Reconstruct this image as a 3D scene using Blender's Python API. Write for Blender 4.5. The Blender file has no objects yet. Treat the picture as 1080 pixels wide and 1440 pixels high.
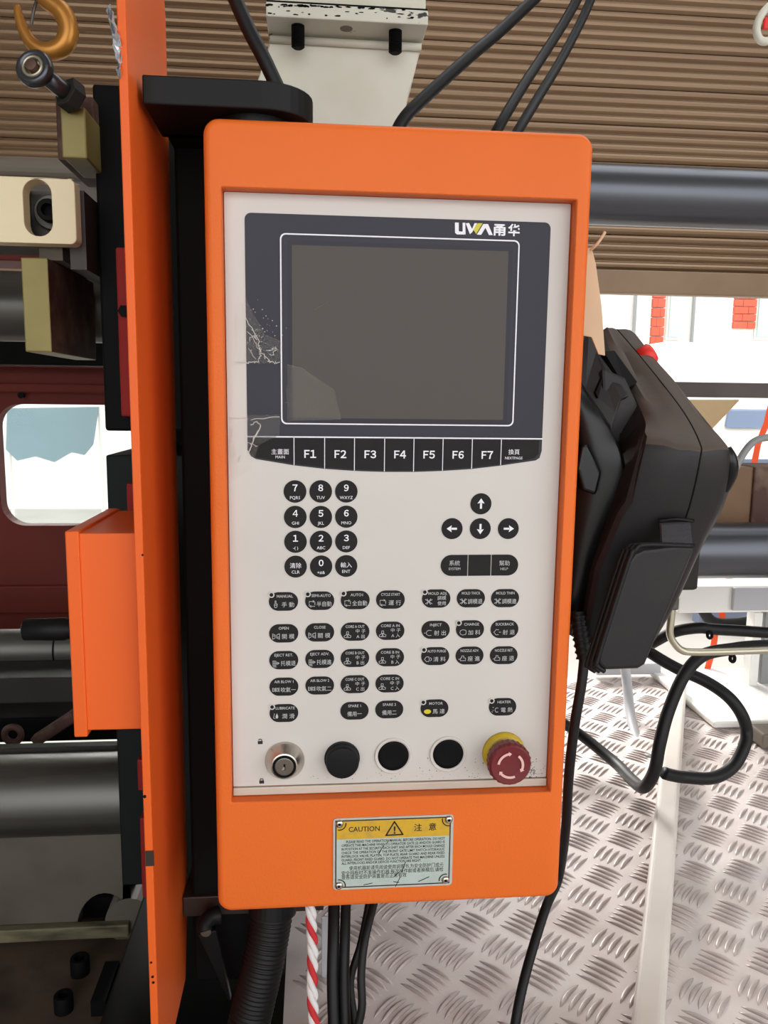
import bpy, bmesh, math, random
from mathutils import Vector, Matrix
random.seed(7)
S = bpy.context.scene
COL = S.collection
V = Vector
PI = math.pi

# ------------------------------------------------------------------ camera, world, sun, exposure
R_ROWS = ((0.996036968, -0.0881285161, 0.011988445),
          (-0.000627738506, -0.141754706, -0.989901616),
          (0.0889379790, 0.985971079, -0.141248249))       # image right, image down, view direction
F_PX = 1100.0
CAM = V((-0.0695406, -0.6462829, 0.6023043))
rt, dn, fw = (V(r) for r in R_ROWS)
cd = bpy.data.cameras.new('camera')
cd.sensor_fit = 'VERTICAL'; cd.sensor_height = 36.0; cd.lens = 36.0 * F_PX / 1440.0
cd.clip_start = 0.02; cd.clip_end = 200
cam = bpy.data.objects.new('camera', cd); COL.objects.link(cam)
up = -dn; bk = -fw
cam.matrix_world = Matrix(((rt.x, up.x, bk.x, CAM.x), (rt.y, up.y, bk.y, CAM.y), (rt.z, up.z, bk.z, CAM.z), (0, 0, 0, 1)))
S.camera = cam

w = bpy.data.worlds.new('world'); S.world = w; w.use_nodes = True
bg = w.node_tree.nodes['Background']
bg.inputs['Color'].default_value = (0.97, 0.985, 1.0, 1); bg.inputs['Strength'].default_value = 3.6   # overcast sky
sd = bpy.data.lights.new('sun', 'SUN'); sd.energy = 9.0; sd.angle = math.radians(20); sd.color = (1, .97, .92)
sun = bpy.data.objects.new('sun', sd); COL.objects.link(sun)
sun.rotation_euler = V((0.16, -0.84, -0.55)).to_track_quat('-Z', 'Y').to_euler(); sun.location = (0, 8, 8)

vs = S.view_settings
vs.view_transform = 'Standard'; vs.look = 'None'; vs.gamma = 1.0; vs.exposure = -0.36; vs.use_curve_mapping = False

# ------------------------------------------------------------------ pixel -> point on a world plane
def ray(px, py):
    return rt * ((px - 540) / F_PX) + dn * ((py - 720) / F_PX) + fw
def at(px, py, Y):
    d = ray(px, py); return CAM + d * ((Y - CAM.y) / d.y)
def atz(px, py, Z):
    d = ray(px, py); return CAM + d * ((Z - CAM.z) / d.z)
def atx(px, py, X):
    d = ray(px, py); return CAM + d * ((X - CAM.x) / d.x)
def pxm(p):                                            # metres per pixel at a point
    return (p - CAM).dot(fw) / F_PX

# ------------------------------------------------------------------ materials
def lin(c):
    c /= 255.0
    return c / 12.92 if c <= 0.04045 else ((c + 0.055) / 1.055) ** 2.4
def rgb(r, g, b): return (lin(r), lin(g), lin(b), 1)
MATS = {}
def mat(name, col, rough=0.5, metal=0.0, var=0.0, vscale=8.0, col2=None, bump=0.0, bscale=60.0, stretch=None, spec=None, emit=0, trans=0.0, alpha=1.0, detail=4, lo=.45, hi=.7):
    m = bpy.data.materials.new(name); m.use_nodes = True
    nt = m.node_tree; b = nt.nodes['Principled BSDF']
    b.inputs['Base Color'].default_value = col; b.inputs['Roughness'].default_value = rough; b.inputs['Metallic'].default_value = metal
    if spec is not None: b.inputs['Specular IOR Level'].default_value = spec
    if trans: b.inputs['Transmission Weight'].default_value = trans; b.inputs['IOR'].default_value = 1.1
    if alpha < 1: b.inputs['Alpha'].default_value = alpha
    if emit: b.inputs['Emission Color'].default_value = col; b.inputs['Emission Strength'].default_value = emit
    src = None
    if var or bump or col2:
        tc = nt.nodes.new('ShaderNodeTexCoord'); src = tc.outputs['Object']
        if stretch:
            mp = nt.nodes.new('ShaderNodeMapping'); mp.inputs['Scale'].default_value = stretch
            nt.links.new(src, mp.inputs['Vector']); src = mp.outputs['Vector']
    if var or col2:
        n = nt.nodes.new('ShaderNodeTexNoise'); n.inputs['Scale'].default_value = vscale; n.inputs['Detail'].default_value = detail
        nt.links.new(src, n.inputs['Vector'])
        cr = nt.nodes.new('ShaderNodeValToRGB')
        if col2: a, c = col, col2
        else:
            a = tuple(x * (1 - var) for x in col[:3]) + (1,); c = tuple(min(1, x * (1 + var)) for x in col[:3]) + (1,)
        cr.color_ramp.elements[0].position = lo if col2 else .3; cr.color_ramp.elements[1].position = hi
        cr.color_ramp.elements[0].color = a; cr.color_ramp.elements[1].color = c
        nt.links.new(n.outputs['Fac'], cr.inputs['Fac']); nt.links.new(cr.outputs['Color'], b.inputs['Base Color'])
    if bump:
        n2 = nt.nodes.new('ShaderNodeTexNoise'); n2.inputs['Scale'].default_value = bscale; n2.inputs['Detail'].default_value = 3
        nt.links.new(src, n2.inputs['Vector'])
        bp = nt.nodes.new('ShaderNodeBump'); bp.inputs['Strength'].default_value = bump; bp.inputs['Distance'].default_value = 0.001
        nt.links.new(n2.outputs['Fac'], bp.inputs['Height']); nt.links.new(bp.outputs['Normal'], b.inputs['Normal'])
    MATS[name] = m
    return m
M_orange = mat('orange_powder_coat', rgb(224, 106, 38), .5, spec=.28, var=.04, vscale=5, bump=.25, bscale=420)
M_orange_sheet = mat('orange_sheet_paint', rgb(226, 98, 38), .4, spec=.22, var=.05, vscale=3)
M_red_pad = mat('red_paint_shade', rgb(140, 36, 34), .6, spec=.15, var=.1)
M_plate = mat('silver_overlay', rgb(202, 196, 190), .38, metal=.0, var=.045, vscale=5, stretch=(1, 1, 1.2), spec=.4)
M_strip = mat('silver_strip', rgb(196, 184, 170), .4, var=.08, vscale=18)
M_dark = mat('dark_overlay', rgb(50, 49, 58), .3, var=.06, vscale=6, spec=.18)
M_screen = mat('lcd_glass', rgb(74, 68, 63), .2, spec=.2)
M_screenframe = mat('lcd_bezel', rgb(44, 42, 50), .3, spec=.2)
M_key = mat('key_black', rgb(36, 33, 34), .6, var=.1, vscale=90, spec=.15)
M_white = mat('print_white', rgb(232, 230, 236), .5)
M_grey_print = mat('print_grey', rgb(190, 188, 190), .5)
M_yel_print = mat('print_yellow', rgb(205, 190, 40), .5)
M_black_print = mat('print_black', rgb(28, 24, 22), .6)
M_black = mat('black_metal', rgb(15, 15, 17), .5, spec=.22, var=.15, vscale=12)
M_black_deep = mat('black_oily_metal', rgb(8, 8, 9), .7, spec=.15, var=.2)
M_black_plastic = mat('black_plastic', rgb(32, 29, 31), .46, spec=.3, col2=rgb(54, 47, 44), vscale=9, lo=.5, hi=.85, bump=.12, bscale=300)
M_black_gloss = mat('black_gloss_sheet', rgb(12, 12, 14), .28, spec=.35)
M_rubber = mat('black_cable_rubber', rgb(16, 15, 16), .5, spec=.3)
M_chrome = mat('brushed_nickel', rgb(196, 190, 180), .25, metal=1.0, var=.06, vscale=40)
M_core = mat('dull_nickel', rgb(120, 112, 104), .35, metal=.9)
M_yellow = mat('yellow_plastic', rgb(196, 166, 30), .45, var=.08)
M_red_knob = mat('dark_red_plastic', rgb(104, 22, 27), .45, var=.08, vscale=30)
M_pink = mat('faded_pink_print', rgb(226, 178, 168), .6)
M_cautbody = mat('caution_plate_metal', rgb(190, 190, 180), .4, metal=.15, var=.06, vscale=60)
M_cautface = mat('caution_pale_print', rgb(176, 188, 180), .5, var=.05, vscale=70)
M_cautyel = mat('caution_yellow_print', rgb(206, 162, 36), .5, col2=rgb(186, 150, 60), vscale=120)
M_tape = mat('clear_tape', rgb(214, 204, 190), .25, alpha=.03)
M_wrinkle = mat('tape_wrinkle', rgb(205, 198, 190), .4)
M_slat = mat('brown_shutter_steel', rgb(136, 112, 86), .3, metal=.45, col2=rgb(112, 86, 64), vscale=1.2, stretch=(.25, 1, 6), lo=.3, hi=.75)
M_bottomrail = mat('brown_shutter_rail', rgb(140, 114, 88), .5, var=.12)
M_alu = mat('aluminium_floor_plate', rgb(226, 216, 212), .42, metal=.2, col2=rgb(196, 183, 176), vscale=9, lo=.42, hi=.75, bump=.15, bscale=160)
M_tread = mat('aluminium_tread', rgb(190, 178, 174), .38, metal=.3, var=.15, vscale=30)
M_white_paint = mat('white_painted_steel', rgb(214, 212, 198), .45, col2=rgb(186, 182, 160), vscale=5, lo=.5, hi=.8)
M_flange = mat('chipped_white_paint', rgb(204, 204, 190), .5, col2=rgb(40, 36, 30), vscale=46, lo=.615, hi=.63, stretch=(.6, 1, 1.4), detail=6)
M_cream = mat('cream_paint', rgb(234, 220, 182), .42, var=.05, vscale=9)
M_olive = mat('olive_zinc', rgb(140, 128, 74), .5, var=.14, vscale=16, metal=.2)
M_brass = mat('yellow_zinc_hook', rgb(176, 120, 52), .35, metal=.55, var=.2, vscale=20)
M_rust = mat('rusty_brown_steel', rgb(74, 46, 38), .7, col2=rgb(112, 90, 74), vscale=30, bump=.3, bscale=90)
M_steel = mat('dusty_steel', rgb(104, 102, 98), .4, metal=.6, col2=rgb(62, 58, 54), vscale=3, stretch=(.5, 4, 8))
M_steel_dark = mat('dark_steel_bar', rgb(84, 86, 92), .3, metal=.75, var=.2, vscale=2, stretch=(.4, 6, 6))
M_grey = mat('grey_dusty_paint', rgb(112, 102, 90), .6, var=.15, vscale=7)
M_greydark = mat('dark_grey_iron', rgb(46, 44, 41), .7, spec=.2, var=.25, vscale=8)
M_bedplate = mat('oily_grey_plate', rgb(92, 86, 76), .55, col2=rgb(66, 60, 52), vscale=7)
M_bedtop = mat('oily_rusty_bed', rgb(88, 72, 60), .6, col2=rgb(48, 40, 32), vscale=13, bump=.4, bscale=70)
M_green_black = mat('dark_green_black_paint', rgb(16, 20, 21), .6, spec=.2, var=.15)
M_dkred = mat('shaded_gate_paint', rgb(104, 40, 32), .6, spec=.2, var=.14, vscale=4)  # gate orange turned dark red, its shade put into the colour
M_pane = mat('clear_window_pane', rgb(240, 246, 244), .05, trans=1.0)
M_browncover = mat('brown_machine_cover', rgb(116, 86, 58), .6, var=.15)
M_orange_strap = mat('orange_sling', rgb(246, 84, 28), .6)
M_ochre = mat('tan_paint', rgb(176, 152, 112), .55, var=.1)
M_card = mat('cardboard_tan', rgb(206, 178, 146), .8, var=.12, vscale=14, stretch=(1, 1, .3))
M_foil = mat('crumpled_film', rgb(196, 200, 204), .18, metal=.6, var=.2, vscale=60)
M_hose_grey = mat('grey_hose', rgb(178, 178, 182), .5)
M_grey_tube = mat('grey_tube', rgb(140, 142, 140), .45)
M_rod = mat('zinc_rod', rgb(176, 170, 150), .35, metal=.75, var=.1)
M_wall_out = mat('white_building_wall', rgb(235, 232, 226), .8, var=.03)
M_brick = mat('red_brick', rgb(206, 92, 66), .8, var=.15, vscale=4)
M_teal = mat('teal_window', rgb(186, 224, 216), .25)
M_truck = mat('white_truck_paint', rgb(238, 236, 230), .35)
M_truck_glass = mat('truck_glass', rgb(104, 122, 150), .12)
M_asphalt = mat('concrete_ground', rgb(170, 166, 160), .85, var=.08, vscale=2)
M_ceil = mat('grey_ceiling_sheet', rgb(150, 146, 140), .7)
M_wallin = mat('workshop_wall', rgb(150, 144, 134), .8, var=.05)
M_rope_w = mat('white_rope_yarn', rgb(216, 212, 210), .8, bump=.6, bscale=300)
M_rope_r = mat('red_rope_yarn', rgb(190, 40, 44), .8, bump=.6, bscale=300)
M_web = mat('black_webbing', rgb(58, 56, 60), .9, bump=1.0, bscale=500)
M_armbrown = mat('dark_brown_arm_paint', rgb(44, 32, 28), .5, var=.2)
M_grey_rail = mat('dark_grey_rail', rgb(82, 74, 72), .6, var=.1)
M_white2 = mat('clean_white_paint', rgb(232, 231, 226), .45, var=.03)
M_bluesheet = mat('pale_blue_reflection', rgb(127, 151, 160), .6, var=.12, vscale=1.5)
M_white3 = mat('warm_white_paint', rgb(218, 209, 200), .4, col2=rgb(198, 188, 176), vscale=4)
M_redcloth = mat('red_plastic', rgb(226, 44, 36), .5)

# ------------------------------------------------------------------ mesh helpers
WL = {}                                                  # world location of every object's origin
def obj(name, bm, m, parent=None, smooth=False, bevel=0, segs=2, label=None, origin=None):
    me = bpy.data.meshes.new(name)
    o_w = V(origin) if origin is not None else V((0, 0, 0))
    if origin is not None: bmesh.ops.translate(bm, verts=bm.verts, vec=-o_w)
    bmesh.ops.recalc_face_normals(bm, faces=bm.faces)
    bm.to_mesh(me); bm.free()
    for mm in (m if isinstance(m, (list, tuple)) else [m]): me.materials.append(mm)
    if smooth:
        for p in me.polygons: p.use_smooth = True
    return link(name, me, parent, o_w, bevel, segs, label)
def link(name, me, parent, o_w, bevel=0, segs=2, label=None):
    o = bpy.data.objects.new(name, me); COL.objects.link(o)
    WL[o.name] = V(o_w)
    if parent is not None:
        o.parent = parent; o.location = V(o_w) - WL[parent.name]
    else: o.location = o_w
    if bevel:
        b = o.modifiers.new('bevel', 'BEVEL'); b.width = bevel; b.segments = segs; b.limit_method = 'ANGLE'; b.angle_limit = .7
        b.harden_normals = False
    if label: o['label'] = label
    return o
def thing(name, label, cat, loc=(0, 0, 0), group=None):
    o = bpy.data.objects.new(name, None); COL.objects.link(o); o.location = loc; o.empty_display_size = .05
    WL[o.name] = V(loc); return tag(o, label, cat, group)
def tag(o, label, cat, group=None):
    o['label'] = label; o['category'] = cat
    if group: o['group'] = group
    return o
def struct(o): o['kind'] = 'structure'; return o
def stuff(o): o['kind'] = 'stuff'; return o
def nb(): return bmesh.new()
def box(bm, lo, hi):
    x0, y0, z0 = lo; x1, y1, z1 = hi
    vs_ = [bm.verts.new(p) for p in ((x0, y0, z0), (x1, y0, z0), (x1, y1, z0), (x0, y1, z0), (x0, y0, z1), (x1, y0, z1), (x1, y1, z1), (x0, y1, z1))]
    for f in ((0, 3, 2, 1), (4, 5, 6, 7), (0, 1, 5, 4), (1, 2, 6, 5), (2, 3, 7, 6), (3, 0, 4, 7)): bm.faces.new([vs_[i] for i in f])
    return bm
def pbox(x0, y0, x1, y1, Y, depth, bm=None):            # box whose front face fills these pixels at the plane Y
    bm = bm or nb(); xm, ym = (x0 + x1) / 2, (y0 + y1) / 2
    return box(bm, (at(x0, ym, Y).x, Y, at(xm, y1, Y).z), (at(x1, ym, Y).x, Y + depth, at(xm, y0, Y).z))
def prism(bm, pts, off):                                # polygon of 3-D points extruded by a vector
    a = [bm.verts.new(p) for p in pts]; b = [bm.verts.new(V(p) + V(off)) for p in pts]; n = len(pts)
    bm.faces.new(a); bm.faces.new(b[::-1])
    for i in range(n): bm.faces.new((a[i], b[i], b[(i + 1) % n], a[(i + 1) % n]))
    return bm
def rings(bm, rows, close=True, caps=True):             # loft between point rings of equal length
    rr = [[bm.verts.new(p) for p in r] for r in rows]; n = len(rr[0])
    for a, b in zip(rr, rr[1:]):
        for i in range(n if close else n - 1): bm.faces.new((a[i], a[(i + 1) % n], b[(i + 1) % n], b[i]))
    if caps: bm.faces.new(rr[0][::-1]); bm.faces.new(rr[-1])
    return bm
def frame_axes(d):
    d = d.normalized(); a = V((0, 0, 1)) if abs(d.z) < .9 else V((1, 0, 0))
    u = d.cross(a).normalized(); return u, d.cross(u).normalized()
def cyl(bm, p, q, r, r2=None, n=24):
    p, q = V(p), V(q); u, v = frame_axes(q - p); r2 = r if r2 is None else r2
    rows = [[c + (u * math.cos(2 * PI * i / n) + v * math.sin(2 * PI * i / n)) * rad for i in range(n)] for c, rad in ((p, r), (q, r2))]
    return rings(bm, rows)
def lathe(bm, c, axis, prof, n=32, caps=True):          # prof: (distance along axis, radius)
    c = V(c); axis = V(axis).normalized(); u, v = frame_axes(axis)
    rows = [[c + axis * t + (u * math.cos(2 * PI * i / n) + v * math.sin(2 * PI * i / n)) * r for i in range(n)] for t, r in prof]
    return rings(bm, rows, caps=caps)
def smooth_path(pts, k=8):
    pts = [V(p) for p in pts]; P = [pts[0] * 2 - pts[1]] + pts + [pts[-1] * 2 - pts[-2]]; out = []
    for i in range(1, len(P) - 2):
        a, b, c, d = P[i - 1:i + 3]
        for j in range(k):
            t = j / k
            out.append(.5 * ((2 * b) + (c - a) * t + (2 * a - 5 * b + 4 * c - d) * t * t + (3 * b - a - 3 * c + d) * t ** 3))
    out.append(pts[-1]); return out
def tube(bm, pts, r, n=12, k=8, smooth=True, ridge=None):
    path = smooth_path(pts, k) if smooth else [V(p) for p in pts]
    rows = []; u = None
    for i, p in enumerate(path):
        d = (path[min(i + 1, len(path) - 1)] - path[max(i - 1, 0)]).normalized()
        if u is None: u, _ = frame_axes(d)
        u = (u - d * u.dot(d)).normalized(); v = d.cross(u)
        rr = r if not callable(r) else r(i / (len(path) - 1))
        rows.append([p + (u * math.cos(2 * PI * j / n) + v * math.sin(2 * PI * j / n)) * rr for j in range(n)])
    return rings(bm, rows)
def rrect(x0, z0, x1, z1, r, n=6):                       # rounded rectangle outline in (x, z), anticlockwise
    out = []
    for cx, cz, a0 in ((x1 - r, z1 - r, 0), (x0 + r, z1 - r, PI / 2), (x0 + r, z0 + r, PI), (x1 - r, z0 + r, 1.5 * PI)):
        for i in range(n + 1):
            a = a0 + PI / 2 * i / n; out.append((cx + r * math.cos(a), cz + r * math.sin(a)))
    return out
def lay(poly, y): return [V((x, y, z)) for x, z in poly]
def circ(cx, cz, r, n=28): return [(cx + r * math.cos(2 * PI * i / n), cz + r * math.sin(2 * PI * i / n)) for i in range(n)]
def plate(bm, poly, y, t): return prism(bm, lay(poly, y), (0, t, 0))
def stroke(bm, pts, wd, y, closed=False):                # flat line of a given width in the plane y
    pts = [V((p[0], p[1])) for p in pts]; n = len(pts)
    segs = [(pts[i], pts[(i + 1) % n]) for i in range(n if closed else n - 1)]
    for a, b in segs:
        d = (b - a)
        if d.length < 1e-9: continue
        d.normalize(); nn = V((-d.y, d.x)) * wd / 2; e = d * wd * .35
        q = [a - e + nn, a - e - nn, b + e - nn, b + e + nn]
        bm.faces.new([bm.verts.new((p.x, y, p.y)) for p in q])
_fc = bpy.data.curves.new('lettering', 'FONT'); _fc.resolution_u = 2
_fo = bpy.data.objects.new('lettering', _fc); COL.objects.link(_fo)
def text_into(bm, s, cx, cz, y, h=None, wd=None, bold=0.0, cjk=False, maxw=None, fit=False):   # flat lettering centred at (cx, cz), facing -y
    _fc.body = s; _fc.offset = bold
    dg = bpy.context.evaluated_depsgraph_get(); dg.update()
    me = bpy.data.meshes.new_from_object(_fo.evaluated_get(dg))
    if not me.vertices: bpy.data.meshes.remove(me); return
    xs = [v.co.x for v in me.vertices]; x0, x1 = min(xs), max(xs)
    if fit: ys = [v.co.y for v in me.vertices]; y0, y1 = min(ys), max(ys)
    elif cjk: y0, y1 = -.085, .85
    else: y0, y1 = 0.0, .70
    sz = (h / (y1 - y0)) if h else wd / (x1 - x0)
    sx = wd / (x1 - x0) if wd else sz
    if maxw and sx * (x1 - x0) > maxw: sx = maxw / (x1 - x0)
    vs_ = [bm.verts.new((cx + (v.co.x - (x0 + x1) / 2) * sx, y, cz + (v.co.y - (y0 + y1) / 2) * sz)) for v in me.vertices]
    for p in me.polygons:
        try: bm.faces.new([vs_[i] for i in p.vertices])
        except ValueError: pass
    bpy.data.meshes.remove(me)

# ------------------------------------------------------------------ the setting: floor, roof, walls, shutter, ground
FX0, FX1, FY0, FY1 = -0.10, 1.45, -1.3, atz(900, 950, 0).y
fl = struct(obj('floor', box(nb(), (FX0, FY0, -0.012), (FX1, FY1, 0)), M_alu))
def tread_mesh(a):
    bm = nb(); n = 7; L, Wd, H = .0205, .0029, .0028; ca, sa = math.cos(a), math.sin(a)
    rows = []
    for i in range(n):
        t = -1 + 2 * i / (n - 1); hw = Wd * math.sqrt(max(0, 1 - t * t)) + .0003; hh = H * (1 - t * t) + .0002; bow = .0022 * (1 - t * t)
        rows.append([V(((t * L) * ca - (q + bow) * sa, (t * L) * sa + (q + bow) * ca, hz)) for q, hz in ((-hw, -.0004), (-hw * .45, hh * .8), (hw * .45, hh * .8), (hw, -.0004))])
    rings(bm, rows); bmesh.ops.recalc_face_normals(bm, faces=bm.faces)
    me = bpy.data.meshes.new('tread'); bm.to_mesh(me); bm.free(); me.materials.append(M_tread)
    for p in me.polygons: p.use_smooth = True
    return me
TM = (tread_mesh(-PI / 4), tread_mesh(PI / 4))
SX, SY = .0627, .0832
spots = []
for i in range(-24, 26):
    for j in range(-20, 13):
        for ab in (0, 1):
            cx = .0475 + SX * i + (ab * SX * .5); cy = .0862 + SY * j + ab * SY * .5
            sg = -1 if ab == 0 else 1
            for k in range(-2, 3):
                x = cx + k * .0066 * 1.0; y = cy + k * .0066 * (1 if ab == 0 else -1)
                if FX0 + .02 < x < FX1 - .02 and FY0 + .02 < y < FY1 - .02:
                    p = V((x, y, 0)) - CAM; d = p.dot(fw)
                    if d < .1: inside = False
                    else:
                        u = 540 + F_PX * p.dot(rt) / d; v = 720 + F_PX * p.dot(dn) / d
                        inside = 470 < u < 1090 and 950 < v < 1450 and not (u < 790 and v < 1260)
                    spots.append((0 if inside else 1, d, x, y, ab))
spots.sort()
rest = nb()
for n_, (out, d, x, y, ab) in enumerate(spots):
    if n_ < 300 and not out:
        link('tread', TM[ab], fl, (x, y, 0))
    else:
        t = nb(); t.from_mesh(TM[ab]); bmesh.ops.translate(t, verts=t.verts, vec=(x, y, 0))
        tmp = bpy.data.meshes.new('t'); t.to_mesh(tmp); t.free(); rest.from_mesh(tmp); bpy.data.meshes.remove(tmp)
stuff(obj('tread_field', rest, M_tread, fl, smooth=True))
struct(obj('ground', box(nb(), (-14, -14, -.62), (14, 16, -.60)), M_asphalt))
bm = nb(); SKY = (-.05, .08, 2.6, 1.5)                    # unseen roof opening at right, added to light the floor from above
for lo, hi in (((-2.6, -3.9), (2.9, SKY[1])), ((-2.6, SKY[3]), (2.9, 2.0)), ((-2.6, SKY[1]), (SKY[0], SKY[3])), ((SKY[2], SKY[1]), (2.9, SKY[3]))):
    box(bm, (lo[0], lo[1], 2.9), (hi[0], hi[1], 2.96))
struct(obj('ceiling', bm, M_ceil))
struct(obj('wall_left', box(nb(), (-2.66, -3.9, -.6), (-2.6, 2.0, 2.9)), M_wallin))
struct(obj('wall_right', box(nb(), (2.9, -1.0, -.6), (2.96, 2.0, 2.9)), M_wallin))
# roller shutter: ribbed slats, half open
YS = 1.70
shut = struct(thing('door_1', 'brown ribbed roller shutter hanging half open behind the machine', 'shutter', (0, YS, 0))); del shut['label'], shut['category']
zb = at(960, 383, YS).z; SH = .102
prof = []
NR = 4; rib = SH / NR
for k in range(NR):
    for t in (0, .12, .3, .55, .8, .94):
        zz = k * rib + t * rib; prof.append((-.009 * math.sin(PI * min(1, max(0, (t - .06) / .88))) ** .8 if .05 < t < .95 else 0, zz))
prof = [(.012, 0.0)] + [(d, z + .002) for d, z in prof] + [(.012, SH - .0005)]
bm = nb(); rings(bm, [[V((x, YS + d, z)) for d, z in prof] + [V((x, YS + .016, SH - .0005)), V((x, YS + .016, 0))] for x in (-2.58, 2.88)])
slat0 = obj('slat', bm, M_slat, shut, origin=(0, YS, 0))
slat_me = slat0.data
nslat = int((2.85 - zb) / SH)
for k in range(nslat):
    if k == 0: slat0.location = V((0, 0, zb)); WL[slat0.name] = V((0, YS, zb))
    else: link('slat', slat_me, shut, (0, YS, zb + k * SH))
zr = at(960, 416, YS).z
obj('bottom_rail', box(nb(), (-2.58, YS - .02, zr), (2.88, YS + .02, zb)), M_bottomrail, shut, bevel=.004)
struct(obj('wall_back', box(nb(), (-2.6, YS - .02, zb + nslat * SH + .003), (2.9, YS + .05, 2.9)), M_wallin))

# ------------------------------------------------------------------ the operator panel
PZ = .15; HW = .155; HH = .6665; DEP = .095; RC = .0125; PL = .0125   # PL: depth of the face plate in its recess
panel = thing('control_panel', 'orange framed machine control box with silver key face hanging on a black arm', 'control panel', (0, .03, PZ))
rx0, rx1, rz0, rz1 = -.1415, .1425, PZ + .1045, PZ + .615
N = 8
bm = nb()
rows = []
def orr(ins, r): return rrect(-HW + ins, PZ + ins, HW - ins, PZ + HH - ins, r, N)
rows.append(lay(orr(.002, RC - .002), DEP)); rows.append(lay(orr(0, RC), DEP - .003)); rows.append(lay(orr(0, RC), .006))
for a in range(1, 5):
    t = a / 4 * PI / 2; rows.append(lay(orr(.006 * (1 - math.cos(t)), RC - .006 * (1 - math.cos(t))), .006 * (1 - math.sin(t))))
inn = lambda e, r: rrect(rx0 - e, rz0 - e, rx1 + e, rz1 + e, r, N)
rows.append(lay(inn(.0008, .0018), 0)); rows.append(lay(inn(0, .0012), .0008)); rows.append(lay(inn(0, .0012), PL + .003))
rings(bm, rows, caps=False)
rr = [v for v in bm.verts]; n4 = 4 * (N + 1)
bm.faces.new(rr[:n4]); bm.faces.new(rr[-n4:])
housing = obj('housing', bm, M_orange, panel, smooth=True)
mod = housing.modifiers.new('e', 'EDGE_SPLIT'); mod.split_angle = .55
# silver face plate and its lower lip
plate_z0 = at(560, 1099, PL).z
face = obj('face_plate', plate(nb(), rrect(rx0 + .0008, plate_z0, rx1 - .0008, rz1 - .0004, .001, 2), PL, .002), M_plate, panel)
obj('lower_strip', box(nb(), (rx0 + .0006, PL - .0022, rz0 + .0006), (rx1 - .0006, PL + .001, plate_z0 - .0006)), M_strip, panel, bevel=.0008)
YF = PL - .0004
def Q(px, py, Y=None):
    p = at(px, py, PL if Y is None else Y); return (p.x, p.z)
# dark window film, its white frame and the screen behind
xl, zt = Q(342, 297); xr_ = Q(775, 315)[0]; xl2 = Q(350, 640)[0]; xl = (xl + xl2) / 2
zt = (Q(342, 297)[1] + Q(775, 315)[1]) / 2; xr_ = (xr_ + Q(761, 636)[0]) / 2
bottom = [Q(*p) for p in ((753, 647.5), (704.4, 654.6), (663.3, 659.5), (622.2, 662.2), (582, 663.6), (540, 663.6), (498.2, 662.2), (456.7, 659.3), (413.5, 654.4), (360, 645.5))]
rad = .005
tl = [(xl + rad - rad * math.sin(a), zt - rad + rad * math.cos(a)) for a in (0, PI / 8, PI / 4, 3 * PI / 8, PI / 2)]
tr = [(xr_ - rad + rad * math.cos(a), zt - rad + rad * math.sin(a)) for a in (0, PI / 8, PI / 4, 3 * PI / 8, PI / 2)]
br = [Q(758.5, 644), (xr_, Q(761, 634)[1])]
blc = [Q(353, 641.5), (xl, Q(350, 633)[1])]
film_poly = tl[::-1] and ([*tr, *tl, *blc[::-1], *bottom[::-1], *br])
slx0, slx1 = Q(411, 470)[0], Q(711, 470)[0]; slz1, slz0 = Q(560, 349)[1], Q(560, 589)[1]
film = obj('window_film', plate(nb(), film_poly, YF, .0004), M_dark, panel)
bz = nb(); rings(bz, [lay(rrect(slx0 - .0035, slz0 - .0035, slx1 + .0035, slz1 + .0035, .001, 2), YF - .0002), lay(rrect(slx0, slz0, slx1, slz1, .0008, 2), YF - .0002)], caps=False)
obj('screen_bezel', bz, M_screenframe, film)
obj('screen', plate(nb(), rrect(slx0, slz0, slx1, slz1, .0008, 2), YF - .0003, .0002), M_screen, panel, label='dark switched-off display of the control box')
fr0 = Q(394.5, 460)[0]; fr1 = Q(726.5, 460)[0]; fz1 = (Q(393, 327.5)[1] + Q(731, 338.5)[1]) / 2; fz0 = (Q(397, 596.5)[1] + Q(721, 599.5)[1]) / 2
bm = nb(); wv = .0011
rings(bm, [lay(rrect(fr0, fz0, fr1, fz1, .0045, 5), YF - .0004), lay(rrect(fr0 + wv, fz0 + wv, fr1 - wv, fz1 - wv, .0038, 5), YF - .0004)], caps=False)
obj('white_frame_line', bm, M_white, film)
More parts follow.
